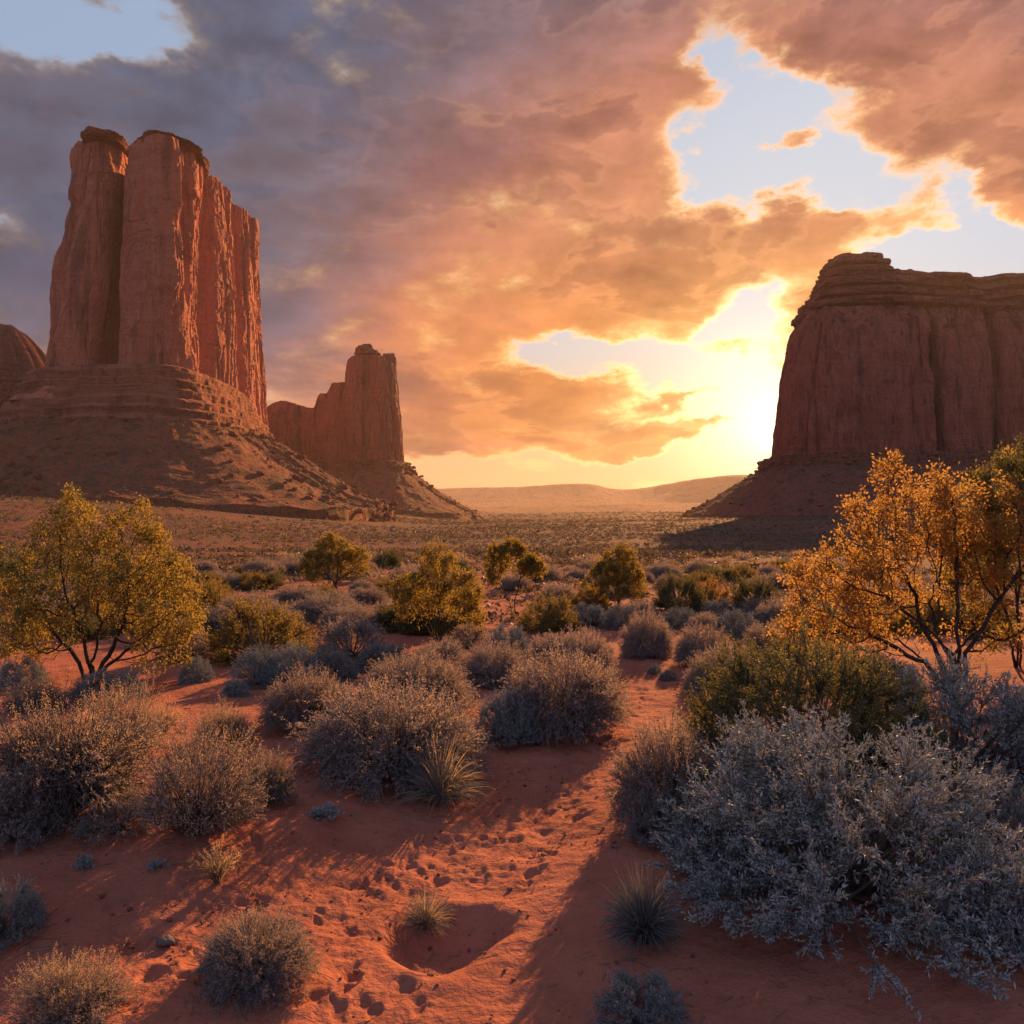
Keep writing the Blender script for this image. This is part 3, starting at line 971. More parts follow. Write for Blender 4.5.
# ------------------------------------------------------------------ plants: materials
def leaf_mat(name, a, b, trans, tw=0.45, rough=0.6, spec=0.15):
    m, N, out = new_mat(name)
    rnd = N.new('ShaderNodeNewGeometry').outputs['Random Per Island']
    own = N.new('ShaderNodeObjectInfo').outputs['Random']
    col = N.vm('SCALE', N.mix(rnd, a, b), scale=N.madd(own, 0.5, 0.75))
    col = N.mix(N.mul(N.step(own, 0.35, 0.95), 0.18), col, N.vm('MULTIPLY', col, (1.18, 1.0, 0.78)))
    d = N.new('ShaderNodeBsdfPrincipled')
    N.put(d.inputs['Base Color'], col)
    d.inputs['Roughness'].default_value = rough
    d.inputs['Specular IOR Level'].default_value = spec
    t = N.new('ShaderNodeBsdfTranslucent')
    N.put(t.inputs['Color'], N.mix(rnd, trans, tuple(c * 0.75 for c in trans)))
    mx = N.new('ShaderNodeMixShader')
    mx.inputs[0].default_value = tw
    N.t.links.new(d.outputs[0], mx.inputs[1])
    N.t.links.new(t.outputs[0], mx.inputs[2])
    N.t.links.new(mx.outputs[0], out.inputs['Surface'])
    return m


def bark_mat(name, a, b):
    m, N, out = new_mat(name)
    P = N.new('ShaderNodeTexCoord').outputs['Object']
    n = N.noise(P, 18.0, 5, 0.65)
    principled(N, out, N.mix(N.step(n, 0.3, 0.7), a, b), 0.9, bump(N, n, 0.6, 0.02), 0.1)
    return m


PM = {
    'silver': leaf_mat('silver_leaf', (0.225, 0.262, 0.265), (0.355, 0.40, 0.40), (0.30, 0.26, 0.22), 0.18),
    'grey': leaf_mat('grey_leaf', (0.205, 0.23, 0.245), (0.32, 0.34, 0.35), (0.58, 0.385, 0.28), 0.40),
    'straw': leaf_mat('straw_seed_lit_tip', (0.34, 0.25, 0.15), (0.48, 0.36, 0.22), (0.74, 0.46, 0.23), 0.55),
    'blade': leaf_mat('grey_blade', (0.14, 0.15, 0.155), (0.23, 0.235, 0.225), (0.26, 0.21, 0.15), 0.25),
    'dry': leaf_mat('dry_blade', (0.26, 0.19, 0.11), (0.38, 0.28, 0.16), (0.50, 0.33, 0.16), 0.45),
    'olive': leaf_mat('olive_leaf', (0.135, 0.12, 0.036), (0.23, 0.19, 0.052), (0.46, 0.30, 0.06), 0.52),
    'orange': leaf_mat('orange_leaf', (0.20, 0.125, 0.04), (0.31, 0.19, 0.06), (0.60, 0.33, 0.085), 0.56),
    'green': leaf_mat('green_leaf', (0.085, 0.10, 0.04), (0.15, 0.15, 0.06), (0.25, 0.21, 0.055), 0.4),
    'stem': bark_mat('grey_stem', (0.10, 0.075, 0.06), (0.20, 0.16, 0.13)),
    'bark': bark_mat('dark_bark', (0.030, 0.022, 0.019), (0.075, 0.055, 0.045)),
}


# ------------------------------------------------------------------ plants: shapes
def unit(v):
    return v / np.maximum(np.linalg.norm(v, axis=-1, keepdims=True), 1e-9)


def leaves(P, D, L, Wd, rng):
    n = len(P)
    L, Wd = np.broadcast_to(L, n)[:, None], np.broadcast_to(Wd, n)[:, None]
    S = unit(np.cross(D, rng.normal(size=(n, 3))))
    mid = P + D * L * 0.45
    V = np.stack([P, mid + S * Wd * 0.5, P + D * L, mid - S * Wd * 0.5], 1).reshape(-1, 3)
    return V, np.arange(4 * n).reshape(-1, 4)


def tubes(C, R, sides=3):
    """C (n, k, 3) curves, R (n, k) radii"""
    n, k, _ = C.shape
    T = unit(np.gradient(C, axis=1))
    ref = np.where(np.abs(T[..., 2:3]) > 0.9, np.array([1.0, 0, 0]), np.array([0, 0, 1.0]))
    A = unit(np.cross(T, ref))
    B = np.cross(T, A)
    th = np.arange(sides) * 2 * math.pi / sides
    ring = (A[:, :, None, :] * np.cos(th)[None, None, :, None] + B[:, :, None, :] * np.sin(th)[None, None, :, None]) * R[:, :, None, None] + C[:, :, None, :]
    V = ring.reshape(-1, 3)
    i = np.arange(n)[:, None, None] * k * sides
    j = np.arange(k - 1)[None, :, None] * sides
    s = np.arange(sides)[None, None, :]
    s2 = (s + 1) % sides
    F = np.stack([i + j + s, i + j + s2, i + j + sides + s2, i + j + sides + s], -1).reshape(-1, 4)
    return V, F


def join(parts):
    off, vs, fs = 0, [], []
    for v, f in parts:
        vs.append(v)
        fs.append(f + off)
        off += len(v)
    return np.concatenate(vs), np.concatenate(fs)


def bez(a, b, c, t):
    t = t[None, :, None]
    return (1 - t) ** 2 * a[:, None] + 2 * t * (1 - t) * b[:, None] + t * t * c[:, None]


def sage_parts(seed, sprigs=260, per=26, leaf=0.035, wid=0.011, bare=0.35, twigs=4, seeds=0.0, lump=0.22, spread=88, droop=0.0, stem_r=0.004,
               flat=0.75, body='grey', twig_len=0.24, up=0.35, tall=1.0, tip='straw', seed_low=0.15, clusters=0, cl_spread=0.24, align=0.75, jit=0.55, tw_align=0.9, cl_len=(0.72, 1.08), base=0.30, coral=0.0):
    """a rounded shrub of unit radius and unit height: stems, foliage, seed heads as separate meshes"""
    rng = np.random.default_rng(seed)
    n = sprigs
    ph = rng.random(n) * 2 * math.pi
    cth = 1 - (1 - math.cos(math.radians(spread))) * rng.random(n) ** flat
    sth = np.sqrt(np.maximum(1 - cth ** 2, 0))
    D = np.stack([sth * np.cos(ph), sth * np.sin(ph), cth], -1)
    if clusters:
        cd = D[:clusters].copy()
        cl = rng.uniform(cl_len[0], cl_len[1], clusters)
        which = rng.integers(clusters, size=n)
        D = unit(cd[which] + rng.normal(size=(n, 3)) * cl_spread)
        D[:, 2] = np.where(D[:, 2] < -0.08, -D[:, 2], D[:, 2])
        sth = np.sqrt(np.maximum(1 - np.clip(D[:, 2], -1, 1) ** 2, 0))
    lum = 1 + lump * fbm(D[:, 0] * 2.3 + seed, D[:, 1] * 2.3, D[:, 2] * 2.3, 3, seed) * 1.6
    E = D * (lum * rng.uniform(0.72, 1.04, n) * (cl[which] if clusters else 1.0))[:, None]
    E[:, 2] = np.maximum(E[:, 2], 0.03) * tall
    start = np.stack([rng.normal(size=n) * 0.05, rng.normal(size=n) * 0.05, np.full(n, -0.02)], -1) + E * np.array([base, base, 0])
    ctrl = start + (E - start) * 0.5 + np.stack([0 * ph, 0 * ph, (0.05 + up * sth * 0.5) * np.ones(n)], -1)
    limbs = None
    if coral:
        hub = unit(cd) * (cl * (1 - coral))[:, None]
        hub[:, 2] = np.maximum(hub[:, 2] * tall, 0.05)
        root0 = np.stack([rng.normal(size=clusters) * 0.06, rng.normal(size=clusters) * 0.06, np.full(clusters, -0.03)], -1)
        limbs = bez(root0, root0 * 0.5 + hub * 0.5 + np.array([0, 0, -0.02]), hub, np.linspace(0, 1, 5))
        start = hub[which]
        fan = unit(cd[which] + rng.normal(size=(n, 3)) * 0.55)
        E = start + fan * (coral * rng.uniform(0.6, 1.25, n))[:, None]
        E[:, 2] = np.maximum(E[:, 2], 0.02)
        ctrl = start * 0.5 + E * 0.5 + np.array([0, 0, -0.02])
    if droop:
        E[:, 2] -= droop * sth * rng.random(n)
    t = np.linspace(0, 1, 6)
    C = bez(start, ctrl, E, t)
    st = [tubes(C, np.linspace(1.0, 0.35, 6)[None, :] * stem_r * rng.uniform(0.7, 1.3, n)[:, None])]
    if limbs is not None:
        st.append(tubes(limbs, np.linspace(3.4, 1.5, 5)[None, :] * stem_r * np.ones((len(limbs), 1)), 5))
    # side twigs
    m = twigs
    tw_t = rng.uniform(bare, 0.95, (n, m))
    base = (1 - tw_t[..., None]) ** 2 * start[:, None] + 2 * tw_t[..., None] * (1 - tw_t[..., None]) * ctrl[:, None] + tw_t[..., None] ** 2 * E[:, None]
    tan = unit(2 * (1 - tw_t[..., None]) * (ctrl - start)[:, None] + 2 * tw_t[..., None] * (E - ctrl)[:, None])
    td = unit(tan * tw_align + rng.normal(size=(n, m, 3)) * 0.45 + np.array([0, 0, 0.18]))
    tl = twig_len * rng.uniform(0.5, 1.15, (n, m))[..., None]
    b0, b1 = base.reshape(-1, 3), (base + td * tl).reshape(-1, 3)
    bm = (b0 + b1) / 2 + np.array([0, 0, -0.02])
    CT = bez(b0, bm, b1, np.linspace(0, 1, 3))
    st.append(tubes(CT, np.array([[0.6, 0.45, 0.25]]) * stem_r * np.ones((len(b0), 1))))
    # leaves along the outer stems and the twigs
    P, T = [], []
    k1 = max(per // 3, 4)
    u = rng.uniform(bare, 1.0, (n, k1))[..., None]
    P.append(((1 - u) ** 2 * start[:, None] + 2 * u * (1 - u) * ctrl[:, None] + u ** 2 * E[:, None]).reshape(-1, 3))
    T.append(unit(2 * (1 - u) * (ctrl - start)[:, None] + 2 * u * (E - ctrl)[:, None]).reshape(-1, 3))
    k2 = max((per - k1) // max(m, 1), 2)
    u = rng.uniform(0.1, 1.0, (len(b0), k2))[..., None]
    P.append((b0[:, None] * (1 - u) + b1[:, None] * u).reshape(-1, 3))
    T.append(np.repeat(unit(b1 - b0), k2, 0))
    P, T = np.concatenate(P), np.concatenate(T)
    dirs = unit(T * align + rng.normal(size=P.shape) * jit)
    ln = leaf * rng.uniform(0.4, 1.4, len(P))
    ok = P[:, 2] > 0.015
    fo = leaves(P[ok], dirs[ok], ln[ok], wid * rng.uniform(0.7, 1.2, ok.sum()), rng)
    out = {'stems': (join(st), PM['stem']), 'foliage': (fo, PM[body])}
    if seeds > 0:  # straw seed heads, also coloured in for the backlit tops of the shrubs
        tip_p = np.concatenate([E, b1])
        tip_d = np.concatenate([unit(E - ctrl), unit(b1 - b0)])
        keep = (rng.random(len(tip_p)) < seeds) & (tip_p[:, 2] > seed_low + 0.25 * rng.random(len(tip_p)))
        tip_p, tip_d = tip_p[keep], tip_d[keep]
        q = 14
        u = rng.uniform(-0.5, 1.0, (len(tip_p), q))[..., None]
        pp = (tip_p[:, None] + tip_d[:, None] * u * 0.11 + rng.normal(size=(len(tip_p), q, 3)) * 0.010).reshape(-1, 3)
        dd = unit(np.repeat(tip_d, q, 0) * 0.8 + rng.normal(size=pp.shape) * 0.5)
        out['seed_heads'] = (leaves(pp, dd, leaf * 0.6, wid * 0.75, rng), PM[tip])
    return out


def tuft_parts(seed, n=240, width=0.012, body='blade', tips=None, spread=80, curl=0.25, seeds=0, flat=0.9):
    """a fountain of narrow blades, unit radius and height"""
    rng = np.random.default_rng(seed)
    ph = rng.random(n) * 2 * math.pi
    cth = 1 - (1 - math.cos(math.radians(spread))) * rng.random(n) ** flat
    sth = np.sqrt(1 - cth ** 2)
    D = np.stack([sth * np.cos(ph), sth * np.sin(ph), cth], -1)
    E = D * rng.uniform(0.6, 1.05, n)[:, None]
    E[:, 2] -= curl * sth * rng.random(n) * 0.5
    E[:, 2] = np.maximum(E[:, 2], 0.02)
    start = np.stack([rng.normal(size=n) * 0.045, rng.normal(size=n) * 0.045, np.full(n, -0.02)], -1)
    ctrl = start + (E - start) * 0.5 + np.stack([0 * ph, 0 * ph, 0.10 + 0.15 * sth], -1) + rng.normal(size=(n, 3)) * 0.02
    t = np.linspace(0, 1, 6)
    C = bez(start, ctrl, E, t)
    T = unit(np.gradient(C, axis=1))
    S = unit(np.cross(T, rng.normal(size=(n, 1, 3)) + 0 * T))
    w = (np.array([0.8, 1, 0.95, 0.75, 0.45, 0.06])[None, :, None] * width * rng.uniform(0.6, 1.2, n)[:, None, None]) * 0.5
    V = np.stack([C + S * w, C - S * w], 2).reshape(-1, 3)
    i = np.arange(n)[:, None] * 12
    j = np.arange(5)[None, :] * 2
    F = np.stack([i + j, i + j + 1, i + j + 3, i + j + 2], -1).reshape(-1, 4)
    cut = rng.permutation(n)
    nd = int(n * (0.0 if tips is None else 0.4))
    sel = np.zeros(n, bool)
    sel[cut[:nd]] = True
    Fm = F.reshape(n, 5, 4)
    out = {}

    def pick(mask):
        idx = np.where(mask)[0]
        v = V.reshape(n, 12, 3)[idx].reshape(-1, 3)
        f = (Fm[0][None] + (np.arange(len(idx)) * 12)[:, None, None]).reshape(-1, 4)
        return v, f
    out['blades'] = (pick(~sel), PM[body])
    if nd:
        out['dry_blades'] = (pick(sel), PM[tips])
    if seeds:
        idx = rng.permutation(n)[:int(n * seeds)]
        q = 10
        u = rng.uniform(-0.22, 0.06, (len(idx), q))[..., None]
        td = T[idx, -1]
        pp = (E[idx][:, None] + td[:, None] * u + rng.normal(size=(len(idx), q, 3)) * 0.012).reshape(-1, 3)
        dd = unit(np.repeat(td, q, 0) + rng.normal(size=pp.shape) * 0.5)
        out['seed_heads'] = (leaves(pp, dd, 0.05, 0.016, rng), PM['straw'])
    return out


def tree_parts(seed, lobes, stems=6, attract=750, step=0.055, leaf=0.045, wid=0.022, n_leaf=22000, body='olive', trunk_r=0.032, base_spread=0.05, mixed=None, kill=0.085,
               reach=0.55, bark='bark', low=0.0, puff=0.055, clear_in=0.25):
    """a many-stemmed desert tree grown towards a crown of lobes (unit: crown about one metre high)
    lobes: (x, y, z, rx, ry, rz, weight)"""
    rng = np.random.default_rng(seed)
    A = []
    ws = np.array([l[6] for l in lobes], float)
    cnt = (ws / ws.sum() * attract).astype(int)
    for l, c in zip(lobes, cnt):
        d = unit(rng.normal(size=(c, 3))) * (rng.random((c, 1)) ** 0.45)
        A.append(d * np.array(l[3:6]) + np.array(l[:3]))
    A = np.concatenate(A)
    A = A[A[:, 2] > 0.06 + low]
    pos, par = [], []
    for k in range(stems):
        a = k * 2.399 + rng.random()
        prev = -1
        p = np.array([math.cos(a) * base_spread * 0.4, math.sin(a) * base_spread * 0.4, -0.03])
        # each stem starts out towards its own share of the crown
        goal = A[rng.integers(len(A))] * np.array([0.8, 0.8, 1.0])
        d = unit(goal - p + np.array([0, 0, 0.25]))
        for q in range(5):
            pos.append(p.copy())
            par.append(prev)
            prev = len(pos) - 1
            p = p + (d + rng.normal(size=3) * 0.12) * step * 0.8
    pos = list(pos)
    alive = np.ones(len(A), bool)
    near = np.full(len(A), 1e9)
    who = np.zeros(len(A), int)
    first = 0
    for it in range(90):
        newp = np.array(pos[first:])
        if len(newp):
            dd = np.linalg.norm(A[:, None] - newp[None], axis=2)
            j = dd.argmin(1)
            dm = dd[np.arange(len(A)), j]
            b = dm < near
            near[b], who[b] = dm[b], j[b] + first
        alive &= near > kill
        act = np.where(alive & (near < reach))[0]
        if not len(act):
            break
        first = len(pos)
        P = np.array(pos)
        acc = {}
        for a_ in act:
            acc.setdefault(who[a_], []).append(a_)
        for i, lst in acc.items():
            v = unit(A[lst] - P[i]).mean(0) + rng.normal(size=3) * 0.16
            v = unit(v)
            pos.append(P[i] + v * step)
            par.append(i)
        if len(pos) > 6500:
            break
    P = np.array(pos)
    par = np.array(par)
    n = len(P)
    rad = np.zeros(n)
    kids = np.zeros(n, int)
    for i in range(n - 1, -1, -1):
        if rad[i] == 0:
            rad[i] = 0.0017 ** 1.95
        if par[i] >= 0:
            rad[par[i]] += rad[i]
            kids[par[i]] += 1
    rad = rad ** (1 / 1.95)
    rad = np.minimum(rad, trunk_r)
    depth_r = rad
    idx = np.where(par >= 0)[0]
    a, b = P[par[idx]], P[idx]
    ra, rb = np.minimum(rad[par[idx]], rad[idx] * 1.35), rad[idx]
    CC = np.stack([a - (b - a) * 0.08, b + (b - a) * 0.05], 1)
    tr = tubes(CC, np.stack([ra, rb], 1), 5)
    # leaves in small sprays on the thin wood
    thin = np.where(rad < 0.0046)[0]
    w = np.where(kids[thin] == 0, 5.0, 1.0)
    w = w * (0.03 + sstep(np.linalg.norm(P[thin], axis=1), clear_in, clear_in + 0.35))
    pick = rng.choice(thin, n_leaf // 10, p=w / w.sum())
    cen = P[pick] + rng.normal(size=(len(pick), 3)) * puff * 0.5
    gd = unit(P[pick] - P[np.maximum(par[pick], 0)] + 1e-6)
    k = 10
    pp = (cen[:, None] + gd[:, None] * rng.uniform(-1.6, 1.6, (len(pick), k, 1)) * 0.02 + rng.normal(size=(len(pick), k, 3)) * 0.011).reshape(-1, 3)
    dd = unit(np.repeat(gd, k, 0) * 0.6 + rng.normal(size=pp.shape) * 0.7)
    out = {'trunk': (tr, PM[bark])}
    lv = leaves(pp, dd, leaf * rng.uniform(0.6, 1.25, len(pp)), wid * rng.uniform(0.7, 1.2, len(pp)), rng)
    if mixed is None:
        out['crown'] = (lv, PM[body])
    else:
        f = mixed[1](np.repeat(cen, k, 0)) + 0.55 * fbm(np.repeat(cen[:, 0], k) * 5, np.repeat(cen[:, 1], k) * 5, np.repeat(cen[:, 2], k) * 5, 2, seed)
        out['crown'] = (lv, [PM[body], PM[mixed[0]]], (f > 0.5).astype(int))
    return out


PROTO = {}


def proto(key, builder, *a, **k):
    """meshes of one kind of plant, made once and shared by its copies"""
    if key not in PROTO:
        d = builder(*a, **k)
        PROTO[key] = {nm: mesh_np(nm, v[0][0], v[0][1], v[1], smooth=(nm in ('stems', 'trunk')), mat_idx=(v[2] if len(v) > 2 else None)) for nm, v in d.items()}
    return PROTO[key]


def plant(name, key, x, y, rx, h, rz, label, cat, group=None, ry=None, sink=0.0):
    root = empty(name, (x, y, hz(x, y) - sink), rz)
    k = random.Random(int(x * 977 + y * 1319))
    if cat != 'tree' and key != 'hero':
        root.rotation_euler = (k.uniform(-.11, .11), k.uniform(-.11, .11), rz)
        ry = rx * k.uniform(0.82, 1.15)
    root.scale = (rx, ry if ry else rx, h)
    tag(root, label, cat, group)
    for nm, me in PROTO[key].items():
        c = link(nm, me, root)
        if nm == 'seed_heads':
            c['kind'] = 'stuff'
    return root


def put(name, key, cx, by, w, h, label, cat='shrub', group=None, rz=None, deep=0.5, grow=1.0, wide=1.0):
    if cat == 'tree':
        wide *= 1.6
    elif cat != 'seedling':
        grow *= 1.07
    """stands a plant where the photograph shows it: picture centre, foot, width and height"""
    x, y, z = on_ground(cx, by)
    r = w / 2 / FPX * y
    y2 = y + r * deep
    x2 = (cx - 512) / FPX * y2
    r = w / 2 / FPX * y2 * grow * wide
    z2 = hz(x2, y2)
    top = CAM_H + (512 - (by - h)) / FPX * y2
    hh = max(top - z2, 0.05) * grow
    if rz is None:
        rz = (cx * 12.9898 + by * 78.233) % 6.283
    return plant(name, key, x2, y2, r, hh, rz, label, cat, group)

# ------------------------------------------------------------------ plants: one of each kind
proto('hero', sage_parts, 11, sprigs=1300, per=104, leaf=0.025, wid=0.0080, bare=0.05, twigs=6, lump=0.1, body='silver', twig_len=0.09, stem_r=0.0038, spread=99, flat=0.85, clusters=150, coral=0.30, align=1.0, jit=0.6, tw_align=1.0, cl_len=(0.52, 1.16))
proto('silver', sage_parts, 12, sprigs=700, per=70, leaf=0.034, wid=0.012, bare=0.05, twigs=6, lump=0.1, body='silver', twig_len=0.10, stem_r=0.004, spread=95, clusters=110, coral=0.30, align=0.9, cl_len=(0.78, 1.05))
proto('silver_b', sage_parts, 112, sprigs=460, per=60, leaf=0.045, wid=0.014, bare=0.05, twigs=6, lump=0.1, body='silver', twig_len=0.13, stem_r=0.005, spread=92, clusters=60, coral=0.36, align=1.0, cl_len=(0.7, 1.1))
proto('sage', sage_parts, 13, sprigs=950, per=84, leaf=0.030, wid=0.0095, seeds=0.06, bare=0.5, body='grey', lump=0.12, seed_low=0.4, twigs=6, twig_len=0.15, spread=94)
proto('sage_b', sage_parts, 14, sprigs=950, per=84, leaf=0.030, wid=0.0095, seeds=0.12, bare=0.5, body='grey', lump=0.18, seed_low=0.4, twigs=6, twig_len=0.16, spread=94)
proto('sage_c', sage_parts, 15, sprigs=700, per=66, leaf=0.036, wid=0.012, seeds=0.02, bare=0.05, body='grey', twigs=6, twig_len=0.11, lump=0.1, spread=95, clusters=90, coral=0.32, cl_len=(0.75, 1.06))
proto('straw', sage_parts, 16, sprigs=520, per=44, leaf=0.036, wid=0.010, seeds=0.5, bare=0.38, body='grey', lump=0.3, seed_low=0.3, clusters=40)
proto('woody', sage_parts, 17, base=0.15, sprigs=760, per=64, leaf=0.026, wid=0.007, seeds=0.45, bare=0.48, body='grey', lump=0.3, stem_r=0.008, up=0.5, spread=84, clusters=40, cl_spread=0.2, seed_low=0.4)
proto('reed', sage_parts, 18, base=0.06, sprigs=560, per=40, leaf=0.030, wid=0.008, seeds=0.45, bare=0.62, twigs=4, body='grey', lump=0.2, stem_r=0.0055, up=0.05, spread=78, twig_len=0.17, seed_low=0.5)
proto('agave', tuft_parts, 19, n=900, width=0.019, body='blade', spread=88, curl=0.15)
proto('tuft', tuft_parts, 20, n=520, width=0.015, body='blade', tips='dry', spread=84, curl=0.5)
proto('grass', tuft_parts, 21, n=190, width=0.018, body='blade', tips='dry', spread=56, curl=0.2, seeds=0.75)
proto('green_bush', sage_parts, 22, sprigs=1500, per=80, leaf=0.020, wid=0.0105, bare=0.05, twigs=7, lump=0.1, body='green', spread=98, flat=0.8, twig_len=0.075, align=0.5, jit=0.7, clusters=190, coral=0.26, cl_len=(0.78, 1.04), stem_r=0.003)
proto('olive_bush', sage_parts, 23, sprigs=800, per=64, leaf=0.028, wid=0.015, bare=0.05, twigs=6, lump=0.1, body='olive', spread=96, twig_len=0.10, align=0.5, jit=0.7, clusters=90, coral=0.32, cl_len=(0.66, 1.08), stem_r=0.004)
proto('dark_bush', sage_parts, 24, sprigs=640, per=60, leaf=0.034, wid=0.018, bare=0.05, twigs=6, lump=0.1, body='green', spread=95, twig_len=0.11, align=0.5, jit=0.7, clusters=70, coral=0.34, cl_len=(0.7, 1.08), stem_r=0.005)
proto('orange_bush', sage_parts, 25, sprigs=520, per=60, leaf=0.034, wid=0.019, bare=0.05, twigs=6, lump=0.1, body='orange', spread=94, twig_len=0.12, align=0.5, jit=0.7, clusters=50, coral=0.36, cl_len=(0.66, 1.1), stem_r=0.005)
proto('cushion', sage_parts, 26, sprigs=70, per=30, leaf=0.20, wid=0.05, bare=0.2, twigs=3, lump=0.4, body='silver', stem_r=0.012, spread=85)

# crowns as read off the photograph (unit height 1)
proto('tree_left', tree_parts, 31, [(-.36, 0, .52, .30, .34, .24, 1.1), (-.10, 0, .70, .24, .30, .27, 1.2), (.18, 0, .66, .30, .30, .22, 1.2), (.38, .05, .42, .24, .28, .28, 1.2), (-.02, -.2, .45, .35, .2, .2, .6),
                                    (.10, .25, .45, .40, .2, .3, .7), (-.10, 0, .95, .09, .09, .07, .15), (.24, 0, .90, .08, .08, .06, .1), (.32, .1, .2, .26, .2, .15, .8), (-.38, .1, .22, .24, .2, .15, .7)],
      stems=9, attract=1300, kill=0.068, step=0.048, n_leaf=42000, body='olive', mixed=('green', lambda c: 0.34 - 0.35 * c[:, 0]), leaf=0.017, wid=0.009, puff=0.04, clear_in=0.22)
proto('tree_orange', tree_parts, 32, [(-.58, 0, .40, .30, .32, .22, 1.4), (-.32, 0, .68, .24, .28, .24, 1.3), (-.05, .05, .72, .25, .3, .22, 1.0), (-.30, .1, .36, .34, .3, .2, .9), (-.60, .1, .17, .28, .2, .14, 1.3), (-.25, .2, .17, .25, .2, .12, .8), (.3, .2, .2, .25, .2, .14, .7), (.5, 0, .5, .2, .2, .3, .7),
                                      (.22, .1, .62, .28, .3, .28, .9), (-.30, 0, .93, .10, .1, .06, .2), (.10, .2, .3, .3, .25, .2, .5)],
      stems=9, attract=1300, kill=0.068, step=0.048, n_leaf=33000, body='orange', mixed=('olive', lambda c: 0.30 + 0.45 * c[:, 0]), trunk_r=0.045, base_spread=0.14, leaf=0.018, wid=0.010, puff=0.042, clear_in=0.22)  # orange left, olive right: the sunlit side is put into the leaf colour
proto('tree_green', tree_parts, 33, [(-.15, 0, .68, .26, .28, .22, 1.2), (.20, 0, .78, .30, .3, .22, 1.2), (.10, .1, .50, .35, .3, .25, 1.0), (-.28, .1, .46, .2, .2, .2, .6)],
      stems=6, attract=750, n_leaf=36000, body='green', mixed=('olive', lambda c: 0.30 + 0 * c[:, 0]), trunk_r=0.035, leaf=0.018, wid=0.009, puff=0.045)
proto('tree_mid', tree_parts, 34, [(-.28, 0, .48, .26, .26, .26, 1.2), (0, 0, .68, .24, .24, .26, 1.2), (.28, 0, .52, .24, .26, .24, 1.2), (.38, 0, .30, .16, .2, .14, .5), (-.05, 0, .93, .08, .08, .06, .15), (0, .1, .35, .4, .3, .2, .8)],
      stems=7, attract=900, n_leaf=19000, step=0.05, kill=0.075, body='olive', leaf=0.024, wid=0.013)
proto('tree_open', tree_parts, 35, [(-.25, 0, .72, .28, .26, .22, 1.2), (.28, 0, .62, .26, .26, .16, 1.1), (0, 0, .86, .2, .2, .12, .7), (-.34, 0, .45, .14, .16, .12, .4)],
      stems=4, attract=500, n_leaf=14000, body='olive', leaf=0.032, wid=0.018, trunk_r=0.028)
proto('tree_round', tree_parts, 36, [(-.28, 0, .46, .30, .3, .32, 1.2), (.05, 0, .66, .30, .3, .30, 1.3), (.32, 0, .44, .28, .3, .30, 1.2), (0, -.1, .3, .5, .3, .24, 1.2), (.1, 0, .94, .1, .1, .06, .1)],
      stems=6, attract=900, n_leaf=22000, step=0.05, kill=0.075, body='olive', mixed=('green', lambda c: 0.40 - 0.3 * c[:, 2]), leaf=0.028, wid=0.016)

# ------------------------------------------------------------------ trees
put('tree', 'tree_left', 92, 692, 216, 204, 'many-stemmed olive tree with bare dark lower branches at the left edge', 'tree', rz=0.0, deep=0.1, wide=1.0)
put('tree', 'tree_orange', 955, 688, 252, 236, 'large tree with leaves coloured sunlit orange and dark spreading limbs at right', 'tree', rz=0.0, deep=0.1, wide=1.0)
put('tree', 'tree_green', 1018, 672, 190, 245, 'dull green tree at the right edge behind the orange tree', 'tree', rz=0.4, deep=0.2)
put('tree', 'tree_mid', 437, 648, 112, 108, 'yellow-olive tree with thin dark stems left of the middle of the scrubland', 'tree', rz=0.0, deep=0.1)
put('tree', 'tree_open', 514, 613, 74, 76, 'thin open-crowned small tree on a visible forked trunk in the middle', 'tree', rz=0.0, deep=0.1)
put('tree', 'tree_round', 618, 608, 84, 64, 'dense rounded olive tree with sunlit top below the gap to the mountains', 'tree', rz=1.0, deep=0.2)
put('tree', 'tree_round', 336, 590, 84, 58, 'low broad rounded tree below the hazy narrow butte', 'tree', rz=4.0, deep=0.2)

# ------------------------------------------------------------------ green, olive and orange bushes
G1 = 'leafy bushes between the sagebrush'
put('bush', 'olive_bush', 262, 660, 112, 64, 'wide yellow-olive bush right of the large left tree', 'bush', G1)
put('bush', 'olive_bush', 206, 617, 58, 38, 'small yellow bush behind the wide yellow-olive bush', 'bush', G1)
put('bush', 'dark_bush', 679, 612, 52, 44, 'dark green bush right of the dense rounded olive tree', 'bush', G1)
put('bush', 'dark_bush', 757, 618, 60, 46, 'dark green bush left of the orange tree', 'bush', G1)
put('bush', 'orange_bush', 711, 606, 36, 32, 'small sunlit orange bush between two dark green bushes', 'bush', G1)
put('bush', 'olive_bush', 548, 632, 66, 40, 'olive bush below the thin open-crowned small tree', 'bush', G1)
put('bush', 'green_bush', 805, 815, 250, 186, 'big rounded dull green bush behind the silver sagebrush in the right foreground', 'bush', G1, deep=0.9)
put('bush', 'orange_bush', 722, 738, 62, 56, 'orange-leaved bush painted as the sunlit left shoulder of the big green bush', 'bush', G1, deep=0.6)  # added in orange leaf colour for the sunlit flank of the green bush
put('bush', 'dark_bush', 388, 568, 34, 20, 'dark green bush on the plain right of the low broad tree', 'bush', G1)
put('bush', 'dark_bush', 208, 586, 26, 17, 'round dark bush on the plain above the small yellow bush', 'bush', G1)
put('bush', 'dark_bush', 268, 588, 34, 18, 'low dark bush left of the low broad tree', 'bush', G1)
put('bush', 'orange_bush', 785, 640, 40, 26, 'small orange bush under the left limbs of the orange tree', 'bush', G1)
put('bush', 'green_bush', 330, 612, 48, 22, 'flat green bush in front of the low broad tree', 'bush', G1)
